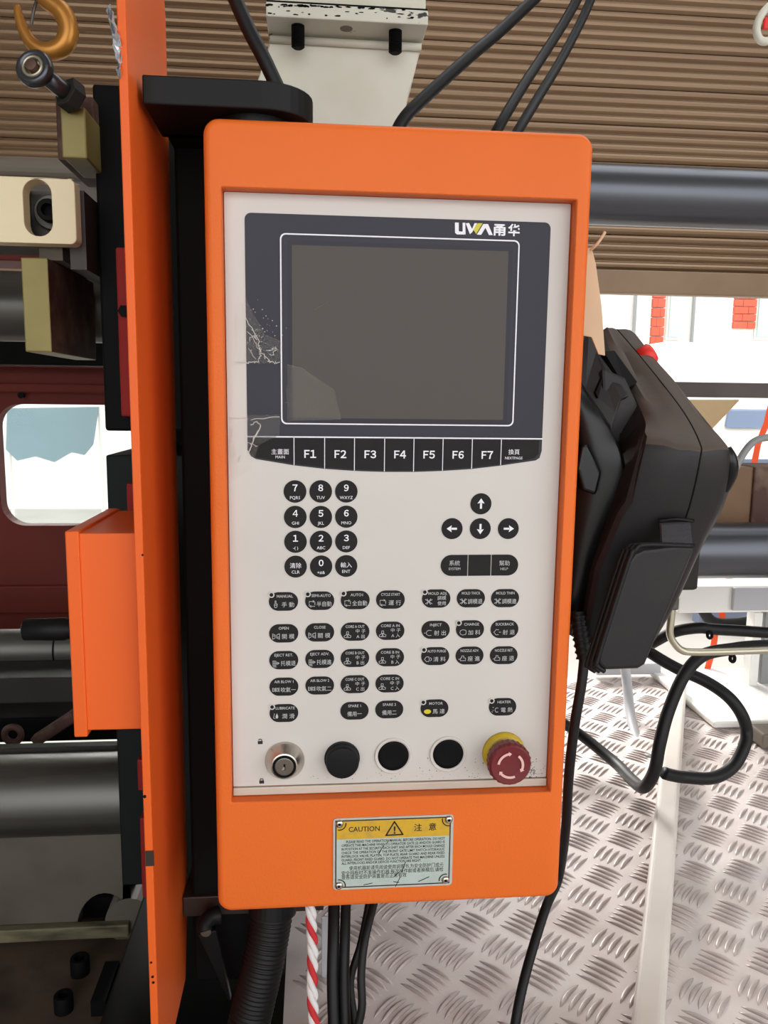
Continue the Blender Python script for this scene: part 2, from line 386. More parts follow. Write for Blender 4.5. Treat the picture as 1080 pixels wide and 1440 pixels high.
# function keys on the film
lz = (Q(413, 614.5)[1] + Q(704, 616.5)[1]) / 2
fx = [Q(x, 635)[0] for x in (413.5, 456.5, 498.4, 540.7, 581.8, 622.6, 663.6, 704.3)]
bm = nb(); stroke(bm, [(xl, lz), (xr_, lz)], .0011, YF - .0004)
def lowz(x):
    for (xa, za), (xb, zb_) in zip(bottom, bottom[1:]):
        if xb <= x <= xa: return za + (zb_ - za) * (x - xa) / (xb - xa)
    return bottom[0][1]
for x in fx: stroke(bm, [(x, lz), (x, lowz(x) + .0006)], .0006, YF - .0004)
obj('white_key_lines', bm, M_white, film)
fz = Q(560, 639)[1]
edges = [xl] + fx + [xr_]
names = ['MAIN', 'F1', 'F2', 'F3', 'F4', 'F5', 'F6', 'F7', 'NEXTPAGE']
for i, nm in enumerate(names):
    a, b = edges[i] + .0006, edges[i + 1] - .0006
    if i == 0: poly = [(b, lz - .0012), (a + .002, lz - .0012), (a + .002, Q(353, 636)[1]), (a + .006, Q(360, 643)[1]), (b, lowz(b) + .0012)]
    elif i == 8: poly = [(b - .002, lz - .0012), (a, lz - .0012), (a, lowz(a) + .0012), (b - .006, Q(753, 645)[1]), (b - .002, Q(758, 638)[1])]
    else: poly = [(b, lz - .0012), (a, lz - .0012), (a, lowz(a) + .0012), (b, lowz(b) + .0012)]
    k = obj('function_key', plate(nb(), poly, YF - .0002, .0001), M_key, panel, label='function key marked ' + nm)
    bm = nb(); c = (a + b) / 2
    if i == 0:
        cx = Q(394, 636)[0]; text_into(bm, '主畫面', cx, Q(394, 635)[1], YF - .0004, h=.0047, cjk=True); text_into(bm, 'MAIN', cx, Q(394, 642.5)[1], YF - .0004, h=.0023)
    elif i == 8:
        cx = Q(722.5, 636)[0]; text_into(bm, '換頁', cx, Q(722.5, 635.5)[1], YF - .0004, h=.0047, cjk=True); text_into(bm, 'NEXTPAGE', cx, Q(722, 644)[1], YF - .0004, h=.0022, wd=.0152)
    else:
        text_into(bm, 'Ｆ', c - .0020, fz, YF - .0004, h=.0066, bold=.022, fit=True); text_into(bm, chr(0xFF10 + i), c + .0032, fz, YF - .0004, h=.0067, bold=.022, fit=True)
    obj('legend', bm, M_white, k)
# maker's mark at the top right of the film
def LQ(x, y): return Q(620 + x / 6.0, 290 + y / 6.0)
bm = nb(); yl = YF - .0004
def face2(bm, pts): bm.faces.new([bm.verts.new((x, yl, z)) for x, z in (LQ(*p) for p in pts)])
face2(bm, [(117, 139), (149, 140), (149, 208), (118, 226)]); face2(bm, [(118, 226), (149, 208), (153, 214), (178, 216), (205, 241), (135, 240)])
face2(bm, [(178, 216), (182, 211), (182, 141), (204, 141), (207, 241)])
face2(bm, [(208, 146), (236, 143), (262, 194), (243, 238)]); face2(bm, [(262, 194), (282, 145), (304, 145), (262, 222), (243, 238)])
face2(bm, [(375, 152), (396, 152), (436, 245), (404, 245), (374, 184), (338, 243), (302, 241), (356, 152)])
text_into(bm, '甬', *LQ(494, 199), yl, h=.0092, wd=.0098, bold=.03, cjk=True); text_into(bm, '华', *LQ(614, 203), yl, h=.0092, wd=.0098, bold=.03, cjk=True)
logo = obj('maker_mark', bm, M_white, film)
bm = nb(); face2(bm, [(308, 145), (350, 146), (296, 236), (272, 200)]); obj('maker_mark_stripe', bm, M_yel_print, film)

# ---- keys on the face plate
YK = PL - .0006; YT = PL - .0008
SK = pxm(at(560, 860, PL))
def key_obj(poly, label, me=None): return obj('key', plate(nb(), poly, YK, .0005), M_key, panel, label=label)
num = {'7': ('PQRS', 414.9, 691.1), '8': ('TUV', 451, 691), '9': ('WXYZ', 487, 691), '4': ('GHI', 415.3, 726.9), '5': ('JKL', 451.2, 726.9), '6': ('MNO', 487, 726.5),
       '1': ('-( )', 415.6, 761.8), '2': ('ABC', 451.4, 761.6), '3': ('DEF', 487, 761.3), '清除': ('CLR', 415.8, 796.7), '0': ('+#&', 451.6, 796.4), '輸入': ('ENT', 486.9, 795.8)}
for d, (sub, px, py) in num.items():
    cx, cz = Q(px, py); k = key_obj(circ(cx, cz, .00955), 'round key marked ' + (sub if len(d) > 1 else d + ' ' + sub).strip())
    bm = nb()
    if len(d) > 1: text_into(bm, d, cx, cz + .0010, YT, h=.0047, cjk=True); text_into(bm, sub, cx, cz - .0046, YT, h=.0027)
    else: text_into(bm, chr(0xFF10 + int(d)), cx, cz + .0031, YT, h=.0058, bold=.022 if d != "4" else .01, fit=True); text_into(bm, sub, cx, cz - .0052, YT, h=.0026, maxw=.011)
    obj('legend', bm, M_white, k)
for nm, px, py, ang in (('up', 676.2, 708.4, PI / 2), ('left', 635.6, 743.3, PI), ('down', 675.3, 743.3, -PI / 2), ('right', 714.7, 743.3, 0)):
    cx, cz = Q(px, py); k = key_obj(circ(cx, cz, .0092), 'round key with %s arrow' % nm); bm = nb(); c, s = math.cos(ang), math.sin(ang)
    for poly in ([(-.0042, -.0009), (.0008, -.0009), (.0008, .0009), (-.0042, .0009)], [(.0003, -.0031), (.0048, 0), (.0003, .0031), (.0011, 0)]):
        bm.faces.new([bm.verts.new((cx + x * c - z * s, YT, cz + x * s + z * c)) for x, z in poly])
    obj('arrow', bm, M_white, k)
x0, z1 = Q(620, 780.3); x1, z0 = Q(728, 809); xa, xb = Q(657.8, 795)[0], Q(690.4, 795)[0]
R2 = (z1 - z0) / 2
lft = [(p[0], p[1]) for p in rrect(x0, z0, xa + .02, z1, R2 * .98, 8)]
def clip_x(poly, lo, hi): return [(min(hi, max(lo, x)), z) for x, z in poly]
def dedupe(poly):
    out = []
    for p in poly:
        if not out or abs(p[0] - out[-1][0]) + abs(p[1] - out[-1][1]) > 1e-6: out.append(p)
    return out
capL = [(x0 + R2 + R2 * math.cos(a), (z0 + z1) / 2 + R2 * math.sin(a)) for a in [PI / 2 + PI * i / 14 for i in range(15)]]
capR = [(x1 - R2 + R2 * math.cos(a), (z0 + z1) / 2 + R2 * math.sin(a)) for a in [-PI / 2 + PI * i / 14 for i in range(15)]]
g = .0004
ks = key_obj(capL + [(xa - g, z0), (xa - g, z1)], 'rounded key marked SYSTEM'); key_obj([(xa + g, z0), (xb - g, z0), (xb - g, z1), (xa + g, z1)], 'blank square key between SYSTEM and HELP')
kh = key_obj([(xb + g, z1), (xb + g, z0)] + capR, 'rounded key marked HELP')
for k, px, a, b in ((ks, 639, '系統', 'SYSTEM'), (kh, 709, '幫助', 'HELP')):
    bm = nb(); cx, cz = Q(px, 795); text_into(bm, a, cx, cz + .0022, YT, h=.0046, cjk=True); text_into(bm, b, cx, cz - .0029, YT, h=.0022); obj('legend', bm, M_grey_print, k)

def icon(bm, kind, cx, cz, s):                           # small line drawings, s = half size
    W_ = s * .16; L = lambda pts, cl=False: stroke(bm, [(cx + x * s, cz + z * s) for x, z in pts], W_, YT, cl)
    if kind == 'hand': L([(-.3, -1), (-.5, 0), (-.2, .3), (-.2, 1.2), (.1, 1.2), (.1, .3), (.5, .2), (.4, -.6), (.2, -1)], True); L([(-.2, -.2), (.3, -.2)])
    elif kind == 'cycle':
        L([(-.9, .3), (-.9, .8), (.6, .8)]); L([(.9, .6), (.9, -.3)]); L([(.9, -.8), (-.6, -.8)]); L([(-.9, -.7), (-.9, 0)]); L([(.3, 1.1), (.7, .8), (.3, .5)]); L([(-.3, -1.1), (-.7, -.8), (-.3, -.5)])
    elif kind == 'mold': L([(-1.1, -.9), (-1.1, .9), (-.3, .5), (-.3, -.5)], True); L([(1.1, -.9), (1.1, .9), (.2, .5), (.2, -.5)], True); L([(-1.1, .2), (-.3, .2)]); L([(.2, -.2), (1.1, -.2)])
    elif kind == 'eject': L([(-1, -.8), (-1, .8), (-.1, .8), (-.1, -.8)], True); L([(-1, 0), (1, 0)]); L([(-.55, .8), (-.55, -.8)]); L([(.3, .5), (.3, -.5)]); L([(.6, .3), (1, 0), (.6, -.3)]); L([(-.9, -1.2), (.1, -1.2)])
    elif kind == 'air': L([(-1.2, -.6), (-1.2, .6), (-.4, .4), (-.4, -.4)], True); L([(-.2, .7), (-.2, -.7)]); L([(.1, .5), (.6, .5), (.6, -.5), (.1, -.5)], True); L([(.9, .7), (.9, -.7)]); L([(-1.2, 0), (-.4, 0)])
    elif kind == 'core':
        L([(-.3, 1), (.3, 1), (.35, .2), (-.35, .2)], True)
        for sg in (-1, 1): L([(sg * .2, .1), (sg * 1.1, -.4), (sg * 1.0, -.95), (sg * .4, -.95), (0, -.4)], True)
        L([(-.4, -.95), (.4, -.95)])
    elif kind == 'drop': L([(-.6, .9), (-.9, -.6), (-.4, -.8)]); bm.faces.new([bm.verts.new((cx + x * s, YT, cz + z * s)) for x, z in ((.2, 1), (.55, .1), (.6, -.4), (.3, -.8), (-.1, -.7), (-.25, -.2), (-.1, .3))])
    elif kind == 'adj': L([(-1.1, .7), (-.3, .2), (-.3, -.2), (-1.1, -.7)]); L([(1.1, .7), (.3, .2), (.3, -.2), (1.1, -.7)]); L([(-.6, .9), (.6, -.9)]); L([(.6, .9), (-.6, -.9)])
    elif kind == 'nozzle': L([(1, .8), (.1, .9), (-.5, .5), (-.6, 0), (-.5, -.5), (.1, -.9), (1, -.8)]); L([(-1.3, 0), (-.9, 0)])
    elif kind == 'charge': L([(1, .7), (0, .9), (-.7, .6), (-.9, 0), (-.7, -.6), (0, -.9), (1, -.7), (1.2, 0)], True)
    elif kind == 'suck': L([(.5, .8), (-.4, .9), (-.8, .3), (-1.2, 0), (-.8, -.3), (-.4, -.9), (.5, -.8)]); L([(.6, 0), (1.2, 0)])
    elif kind == 'purge': L([(.3, .8), (-.5, .8), (-1.1, 0), (-.5, -.8), (.3, -.8), (.5, 0)], True); L([(.8, .5), (1.2, .2), (1.2, -.3), (.8, -.6)])
    elif kind == 'seat': L([(-.2, .9), (.5, .9), (.5, .2), (1.1, .2), (1.1, -.7), (-.6, -.7), (-.6, .2), (-.2, .2)], True); L([(-1.2, -.2), (-.6, -.2)])
    elif kind == 'heat': L([(.9, .6), (.3, .7), (-.1, .2), (-.1, -.3), (.3, -.8), (.9, -.7)]); L([(-.9, .9), (-.6, .9)]); L([(-.9, -.1), (-.7, -.1)]); L([(-1.2, -.6), (-.9, -.7)])
LK, RK = (360, 810, 4.909), (560, 810, 4.909)
fun = [  # x, y in the enlarged crop, top legend, chinese, icon, lamp
    (LK, 190, 175, 'MANUAL', '手 動', 'hand', 1), (LK, 440, 170, 'SEMI-AUTO', '半自動', 'cycle', 1), (LK, 685, 165, 'AUTO1', '全自動', 'cycle', 1), (LK, 928, 162, 'CYCLE START', '運 行', 'cycle', 0),
    (LK, 192, 395, 'OPEN', '開 模', 'mold', 0), (LK, 440, 388, 'CLOSE', '關 模', 'mold', 0), (LK, 684, 383, 'CORE A OUT', '中子/A 出', 'core', 0), (LK, 926, 377, 'CORE A IN', '中子/A 入', 'core', 0),
    (LK, 192, 580, 'EJECT RET.', '托模退', 'eject', 0), (LK, 440, 572, 'EJECT ADV.', '托模進', 'eject', 0), (LK, 683, 565, 'CORE B OUT', '中子/B 出', 'core', 0), (LK, 924, 560, 'CORE B IN', '中子/B 入', 'core', 0),
    (LK, 193, 763, 'AIR BLOW 1', '吹氣一', 'air', 0), (LK, 440, 755, 'AIR BLOW 2', '吹氣二', 'air', 0), (LK, 682, 746, 'CORE C OUT', '中子/C 出', 'core', 0), (LK, 922, 741, 'CORE C IN', '中子/C 入', 'core', 0),
    (LK, 193, 945, 'LUBRICATE', '潤 滑', 'drop', 1), (LK, 680, 929, 'SPARE 1', '備用一', '', 0), (LK, 920, 920, 'SPARE 2', '備用二', '', 0),
    (RK, 262, 155, 'MOLD ADJ.', '調模/使用', 'adj', 1), (RK, 501, 153, 'MOLD THICK', '調模退', 'adj', 0), (RK, 737, 152, 'MOLD THIN', '調模進', 'adj', 0),
    (RK, 258, 371, 'INJECT', '射 出', 'nozzle', 0), (RK, 495, 367, 'CHARGE', '加 料', 'charge', 1), (RK, 733, 366, 'SUCKBACK', '射 退', 'suck', 0),
    (RK, 255, 552, 'AUTO PURGE', '清 料', 'purge', 1), (RK, 492, 548, 'NOZZLE ADV.', '座 進', 'seat', 0), (RK, 728, 546, 'NOZZLE RET.', '座 退', 'seat', 0),
    (RK, 250, 912, 'MOTOR', '馬 達', 'motor', 1), (RK, 720, 902, 'HEATER', '電 熱', 'heat', 1)]
KW, KH = .0250, .0163
for (ox, oy, sc), x, y, en, zh, ic, lamp in fun:
    cx, cz = Q(ox + x / sc, oy + y / sc)
    k = key_obj(rrect(cx - KW / 2, cz - KH / 2, cx + KW / 2, cz + KH / 2, KH * .499, 8), 'oval key marked ' + en)
    bm = nb(); text_into(bm, en, cx + (.0012 if lamp else 0), cz + .0047, YT, h=.0024, bold=.006, maxw=.0165)
    if ic: 
        if ic == 'motor': bm2 = nb(); bm2.faces.new([bm2.verts.new((cx - .0063 + .0032 * math.cos(a * PI / 9) , YT, cz - .0028 + .0021 * math.sin(a * PI / 9))) for a in range(18)]); obj('motor_symbol', bm2, M_yel_print, k)
        else: icon(bm, ic, cx - .0066, cz - .0026, .0027)
    tx = cx + (.0038 if ic else 0)
    if '/' in zh:
        a, b = zh.split('/'); text_into(bm, a if ic != 'core' else '中 子', tx + .001, cz + .0006, YT, h=.0037, cjk=True); text_into(bm, b, tx + .001, cz - .0042, YT, h=.0037, cjk=True)
    else: text_into(bm, zh, tx, cz - .0027, YT, h=.0046, cjk=True, maxw=.0128)
    obj('legend', bm, M_grey_print, k)
    if lamp:
        lx, lz_ = cx - .0102, cz + .0060
        obj('lamp_ring', plate(nb(), circ(lx, lz_, .0026, 16), YT - .0001, .0002), M_plate, k); obj('lamp_dot', plate(nb(), circ(lx, lz_, .0016, 14), YT - .0003, .0002), M_key, k)

# ---- row of switches at the foot of the plate
cx, cz = Q(400.5, 1069); c = V((cx, PL, cz))
ksw = obj('key_switch', lathe(nb(), c, (0, -1, 0), [(0, .0174), (.0015, .0174), (.003, .0166), (.012, .0115), (.0124, .0105)], 40), M_chrome, panel, smooth=True, label='nickel key switch at the left end of the row')
ksw.modifiers.new('e', 'EDGE_SPLIT').split_angle = .5
obj('black_ring', lathe(nb(), c, (0, -1, 0), [(.0120, .0103), (.0127, .0103), (.0127, .0083)], 32), M_black_deep, ksw)
obj('lock_core', lathe(nb(), c, (0, -1, 0), [(.0120, .0082), (.0131, .0080), (.0133, .0074), (.0133, .0001)], 32), M_core, ksw)
bm = nb(); plate(bm, [(cx - .0006, cz - .0028), (cx + .0010, cz - .0028), (cx + .0010, cz + .0026), (cx - .0006, cz + .0026)], PL - .0136, .0003); obj('keyhole', bm, M_black_deep, ksw)
bm = nb(); plate(bm, [(cx - .0022, cz - .0026), (cx + .0004, cz - .0022), (cx + .0002, cz + .0004), (cx - .0012, cz - .0002)], PL - .0138, .0002); obj('keyhole_edge', bm, M_chrome, ksw)
for px, py, openl in ((366, 1043, 1), (368, 1098.5, 0)):
    lx, lz_ = Q(px, py); bm = nb(); plate(bm, rrect(lx - .0021, lz_ - .0022, lx + .0021, lz_ + .0007, .0003, 2), PL - .0002, .0001)
    sh = [(-.0013, .0006), (-.0013, .0016), (-.0006, .0024), (.0006, .0024), (.0013, .0016)] + ([] if openl else [(.0013, .0006)])
    if openl: sh = [(-a, b) for a, b in sh]
    stroke(bm, [(lx + a, lz_ + b) for a, b in sh], .0007, PL - .0003); obj('padlock_symbol', bm, M_black_print, panel)
cx, cz = Q(481, 1066); kn = obj('black_button', lathe(nb(), (cx, PL, cz), (0, -1, 0), [(0, .0158), (.0014, .0158), (.0018, .0146), (.0095, .0146), (.0108, .0138), (.0112, .012), (.0108, .0001)], 40), M_black, panel, smooth=True, label='raised black button second in the row')
kn.modifiers.new('e', 'EDGE_SPLIT').split_angle = .6
for px, py in ((553, 1062.5), (630, 1060)):
    cx, cz = Q(px, py); b = obj('button_ring', lathe(nb(), (cx, PL, cz), (0, -1, 0), [(0, .0170), (.0016, .0166), (.0018, .0158), (.0012, .0140), (.0002, .0138)], 40, caps=False), M_plate, panel, smooth=True)
    obj('button_cap', lathe(nb(), (cx, PL, cz), (0, -1, 0), [(0, .0139), (.0010, .0137), (.0006, .010), (.0003, .0001)], 40), M_black_deep, b, smooth=True)
cx, cz = Q(708, 1058)
es = obj('emergency_stop', lathe(nb(), (cx, PL, cz), (0, -1, 0), [(0, .0196), (.003, .0192), (.0055, .0172), (.006, .012)], 44), M_yellow, panel, smooth=True, label='emergency stop with yellow collar and dark red knob')
obj('stop_neck', lathe(nb(), (cx, PL, cz), (0, -1, 0), [(.005, .0115), (.014, .0115)], 30), M_black_deep, es)
bm = nb(); n = 72; H0 = .0125; H1 = .0262
def gear(t, r, amp): return [V((cx + (r + (amp if i % 3 == 0 else 0)) * math.cos(2 * PI * i / n), PL - t, cz + (r + (amp if i % 3 == 0 else 0)) * math.sin(2 * PI * i / n))) for i in range(n)]
rings(bm, [gear(H0, .0150, 0), gear(H0 + .001, .0182, .0007), gear(H1 - .004, .0190, .0008), gear(H1 - .001, .0182, .0002), gear(H1, .017, 0), gear(H1 - .0008, .009, 0), gear(H1 - .0010, .001, 0)])
obj('stop_knob', bm, M_red_knob, es, smooth=False)
bm = nb(); ya = PL - H1 - .0004
for k in range(3):
    a0 = math.radians(100 + 120 * k); a1 = a0 + math.radians(72); st = 10; ri, ro = .0098, .0120
    for i in range(st):
        t0, t1 = a0 + (a1 - a0) * i / st, a0 + (a1 - a0) * (i + 1) / st
        bm.faces.new([bm.verts.new((cx + r * math.cos(t), ya, cz + r * math.sin(t))) for r, t in ((ri, t0), (ro, t0), (ro, t1), (ri, t1))])
    th = a0 - math.radians(14); bm.faces.new([bm.verts.new((cx + r * math.cos(t), ya, cz + r * math.sin(t))) for r, t in ((ri - .0012, a0), (ro + .0012, a0), ((ri + ro) / 2, th))])
obj('stop_arrows', bm, M_pink, es)
bm = nb(); text_into(bm, '72', *Q(749, 1085), PL - .0002, h=.0040); obj('print_number', bm, M_black_print, panel)
# grime specks near the lower edge of the plate
bm = nb()
for _ in range(170):
    t = random.random()
    if t < .45: px, py = random.gauss(745, 12), random.gauss(1083, 9)
    elif t < .75: px, py = random.uniform(430, 775), 1096 - abs(random.gauss(0, 5))
    else: px, py = random.uniform(590, 700), 1094 - abs(random.gauss(0, 14))
    if not (340 < px < 772 and py < 1097): continue
    gx, gz = Q(px, py); r = random.uniform(.0002, .0007)
    bm.faces.new([bm.verts.new((gx + r * random.uniform(.5, 1.3) * math.cos(a), PL - .0002, gz + r * random.uniform(.4, 1) * math.sin(a))) for a in (0, 1.2, 2.5, 3.7, 5)])
stuff(obj('grime_specks', bm, M_black_print, panel))

# ---- caution plate
cx0, cz1 = at(468.6, 1147, 0).x, at(553, 1147.4, 0).z; cx1, cz0 = at(636.4, 1195, 0).x, at(553, 1247, 0).z
cau = obj('caution_plate', plate(nb(), rrect(cx0, cz0, cx1, cz1, .0032, 5), -.0012, .0012), M_cautbody, panel, label='small metal caution plate riveted to the lower frame')
def CQ(x, y):                                            # crop coordinates of the sheared photo plate -> plate plane
    u = (x - 50) / 980.0; v = (y - (90 - 35 * u)) / 580.0
    return cx0 + u * (cx1 - cx0), cz1 + v * (cz0 - cz1)
bm = nb(); a = CQ(72, 108); b = CQ(1003, 615)
x0_, z1_ = a; x1_, z0_ = b[0], CQ(130, 645)[1]; zy = CQ(300, 250)[1]
pl_ = plate(nb(), [(x0_, z0_), (x1_, z0_), (x1_, zy), (x0_, zy)], -.0014, .0002); obj('pale_panel', pl_, M_cautface, cau)
pl_ = plate(nb(), [(x0_, zy), (x1_, zy), (x1_, z1_), (x0_, z1_)], -.0014, .0002); obj('yellow_band', pl_, M_cautyel, cau)
yc = -.0016; bm = nb(); stroke(bm, [(x0_, z0_), (x1_, z0_), (x1_, z1_), (x0_, z1_)], .0010, yc, True)
rv = [CQ(100, 130), CQ(990, 95), CQ(975, 590), CQ(97, 632)]
for (vx, vz), a0 in zip(rv, (-90, 180, 90, 0)):
    arc = [(vx + .0058 * math.cos(math.radians(a0 + 15 * i - 10)), vz + .0058 * math.sin(math.radians(a0 + 15 * i - 10))) for i in range(8)]
    stroke(bm, arc, .0009, yc - .0002)
def ctext(s, x, y, h, wd=None, **kw): text_into(bm, s, *CQ(x, y), yc, h=h, wd=wd, **kw)
kx = (cx1 - cx0) / 980.0
ctext('CAUTION', 300, 170, .0046, 252 * kx, bold=.012); ctext('注', 738, 158, .0070, cjk=True, bold=.01); ctext('意', 858, 152, .0070, cjk=True, bold=.01)
T = [CQ(545, 112), CQ(478, 222), CQ(615, 215)]; stroke(bm, T, .0013, yc, True); text_into(bm, '!', *CQ(547, 178), yc, h=.0068, bold=.03)
lines = ['PLEASE READ THE OPERATION MANUAL BEFORE OPERATION. DO NOT', 'OPERATE THIS MACHINE WHEN (1) OPERATOR GATE (2) AND/OR GUARD IS', 'IN POSITION AT THE SECURITY. EACH SHIFT AND AFTER EACH MOULD CHANGE', 'CHECK THE OPERATION OF THE FRONT GATE LIMIT SWITCH HYDRAULIC',
         'INTERLOCK VALVE, PLATEN, TOP PLATE, REAR GUARD AND REAR FIXED', 'GUARD, FRONT FIXED GUARD. DO NOT OPERATE THIS MACHINE UNLESS', 'ALL INTERLOCKS AND/OR DEVICES FUNCTION ARE RIGHT.']
for i, s in enumerate(lines):
    xa_, xb_ = (155 if i == 0 else 118), (770 if i == 6 else 962)
    ctext(s, (xa_ + xb_) / 2, 261 + i * 29.5, .0024, (xb_ - xa_) * kx, bold=.012)
for i, s in enumerate(('使用机器前请先阅读使用说明书,为安全防护门或元', '安全挡板时不准操作机器,每次操作前或者换模后,请检', '查各道安全防护装置是否正常有效')):
    xa_, xb_ = (180 if i == 0 else 118), (650 if i == 2 else 955)
    ctext(s, (xa_ + xb_) / 2, 476 + i * 39, .0043, (xb_ - xa_) * kx, cjk=True)
obj('printing', bm, M_black_print, cau)
bm = nb()
for a, b in (((480, 290), (500, 262)), ((300, 625), (370, 610)), ((750, 600), (838, 562)), ((610, 520), (640, 440)), ((545, 560), (590, 520)), ((560, 640), (600, 560)), ((545, 600), (590, 606)), ((420, 370), (460, 300))):
    stroke(bm, [CQ(*a), CQ(*b)], .0006, yc - .0003)
obj('scratches', bm, M_greydark, cau)
for vx, vz in rv:
    obj('rivet_hole', plate(nb(), circ(vx, vz, .0011, 12), -.0036, .0006), M_black_deep, cau)
    r_ = obj('rivet', lathe(nb(), (vx, -.0012, vz), (0, -1, 0), [(0, .0037), (.0008, .0036), (.0017, .0028), (.0021, .0016), (.0021, .0012), (.0012, .0010)], 20), M_chrome, cau, smooth=True)

# ---- remains of clear tape on the left edge
def tape(polypx, Y0): return plate(nb(), [Q(*p, Y=Y0) for p in polypx], Y0 - .0003, .0001)
tp = obj('tape_scrap', tape([(330, 430), (346, 420), (372, 470), (397, 480), (396, 510), (347, 512), (330, 510)], PL - .0006), M_tape, panel, label='crumpled clear tape on the left edge of the screen film')
tp2 = obj('tape_scrap', tape([(404, 512), (425, 517), (470, 548), (480, 590), (405, 592)], PL - .0006), M_tape, panel)
tp3 = obj('tape_scrap', tape([(322, 585), (394, 583), (393, 612), (365, 625), (352, 660), (322, 680)], PL - .0006), M_tape, panel)
bm = nb(); Ty = PL - .0012
def wob(a, b, n=7, amp=2.2):
    return [Q(a[0] + (b[0] - a[0]) * i / n + random.uniform(-amp, amp), a[1] + (b[1] - a[1]) * i / n + random.uniform(-amp, amp)) for i in range(n + 1)]
for a, b, wd in (((347, 448), (362, 480), .0007), ((360, 470), (372, 505), .0007), ((347, 465), (366, 492), .0005), ((366, 492), (366, 506), .0006), ((346, 511), (364, 508), .0009), ((364, 508), (368, 488), .0006), ((372, 500), (381, 510), .0007), ((381, 510), (392, 510), .0006), ((376, 492), (391, 490), .0006), ((380, 500), (388, 494), .0006), ((352, 478), (360, 470), .0005), ((350, 490), (358, 503), .0004), ((330, 512), (346, 508), .0006), ((331, 452), (334, 480), .0005)):
    stroke(bm, wob(a, b), wd * .75, Ty)
for _ in range(60):
    gx, gz = Q(random.gauss(368, 13), random.gauss(470, 17)); r = random.uniform(.0002, .0005); bm.faces.new([bm.verts.new((gx + r * math.cos(a), Ty, gz + r * math.sin(a))) for a in (0, 1.5, 3, 4.5)])
stuff(obj('wrinkles', bm, M_wrinkle, tp))
bm = nb()
for a, b, wd in (((406, 514), (424, 518), .0006), ((424, 518), (468, 552), .0005), ((402, 566), (424, 564), .0005), ((403, 545), (405, 590), .0003), ((442, 436), (462, 424), .0003)): stroke(bm, wob(a, b, 7, .8), wd, Ty)
for _ in range(110):
    px = random.uniform(408, 470); gx, gz = Q(px, random.uniform(522 + (px - 408) * .55, 575)); r = random.uniform(.0001, .0003); bm.faces.new([bm.verts.new((gx + r * math.cos(a), Ty, gz + r * math.sin(a))) for a in (0, 1.5, 3, 4.5)])
stuff(obj('wrinkles', bm, M_grey, tp2))
bm = nb()
for a, b, wd in (((352, 590), (392, 586), .0006), ((353, 598), (360, 593), .0007), ((360, 593), (367, 598), .0007), ((367, 598), (354, 625), .0010), ((362, 606), (355, 618), .0006), ((354, 625), (351, 635), .0010), ((347, 622), (362, 628), .0005), ((325, 588), (348, 588), .0005), ((323, 655), (331, 626), .0006), ((325, 600), (324, 640), .0008), ((335, 650), (338, 640), .0008)): stroke(bm, wob(a, b, 6, 1.0), wd * .8, Ty)
stuff(obj('wrinkles', bm, M_wrinkle, tp3))

# ------------------------------------------------------------------ swing arm that carries the panel
arm = thing('swing_arm', 'black steel swing arm and post holding the orange control box', 'arm', (-.19, .09, 0))
za1 = at(300, 109, 0).z; za0 = at(300, 150, 0).z; xA = max(at(200, 128, 0).x, at(200, 720, -.026).x + .0006); Rr = .039; xc = at(440, 140, .02).x - Rr
bm = nb(); poly = [(xA, 0.0), ] + [(xc + Rr * math.sin(a), .039 - Rr * math.cos(a)) for a in [PI * i / 16 for i in range(17)]] + [(xA, .078)]
prism(bm, [V((x, y, za0)) for x, y in poly], (0, 0, za1 - za0)); obj('top_arm', bm, M_black, arm, bevel=.0012)
obj('pivot_washer', cyl(nb(), (xc - .008, .040, PZ + HH + .0004), (xc - .008, .040, za0), .030, n=40), M_black, arm)
zl = at(270, 1262, .10).z; zlb = at(270, 1289, .10).z
bm = nb(); box(bm, (max(at(240, 1275, .10).x, at(200, 720, -.026).x + .0006), .10, zlb), (-.06, .165, zl)); obj('bottom_arm', bm, M_armbrown, arm, bevel=.001)
px0 = at(252, 700, .10).x
obj('post', box(nb(), (px0 + .002, .105, 0.0), (px0 + .095, .20, za1)), M_black_deep, arm, bevel=.003)
obj('arm_gusset', box(nb(), (px0 + .002, .07, za0 + .0), (px0 + .05, .11, za1)), M_black_deep, arm)
# clamping lever under the bottom arm
Yc = .085; c0 = at(297, 1292, Yc); c1 = at(290, 1308, Yc - .012)
lev = obj('clamp_lever', tube(nb(), [at(308, 1286, Yc), at(296, 1290, Yc - .004), at(288, 1300, Yc - .010), at(289, 1310, Yc - .014)], lambda t: .0085 - .001 * t, 14), M_black, arm, smooth=True)
bm = nb(); L0, L1 = at(290, 1312, Yc - .014), at(322, 1408, Yc - .004); sd_ = V((.0085, 0, .002))
prism(bm, [L0 - sd_, L0 + sd_ * 1.1, L1 + sd_ * .25, L1 - sd_ * .1], (0, .008, 0)); obj('lever_handle', bm, M_black, lev, bevel=.0015)
obj('lever_screw', cyl(nb(), c1 + V((0, -.003, 0)), c1 + V((0, .012, 0)), .0052, n=16), M_core, lev)

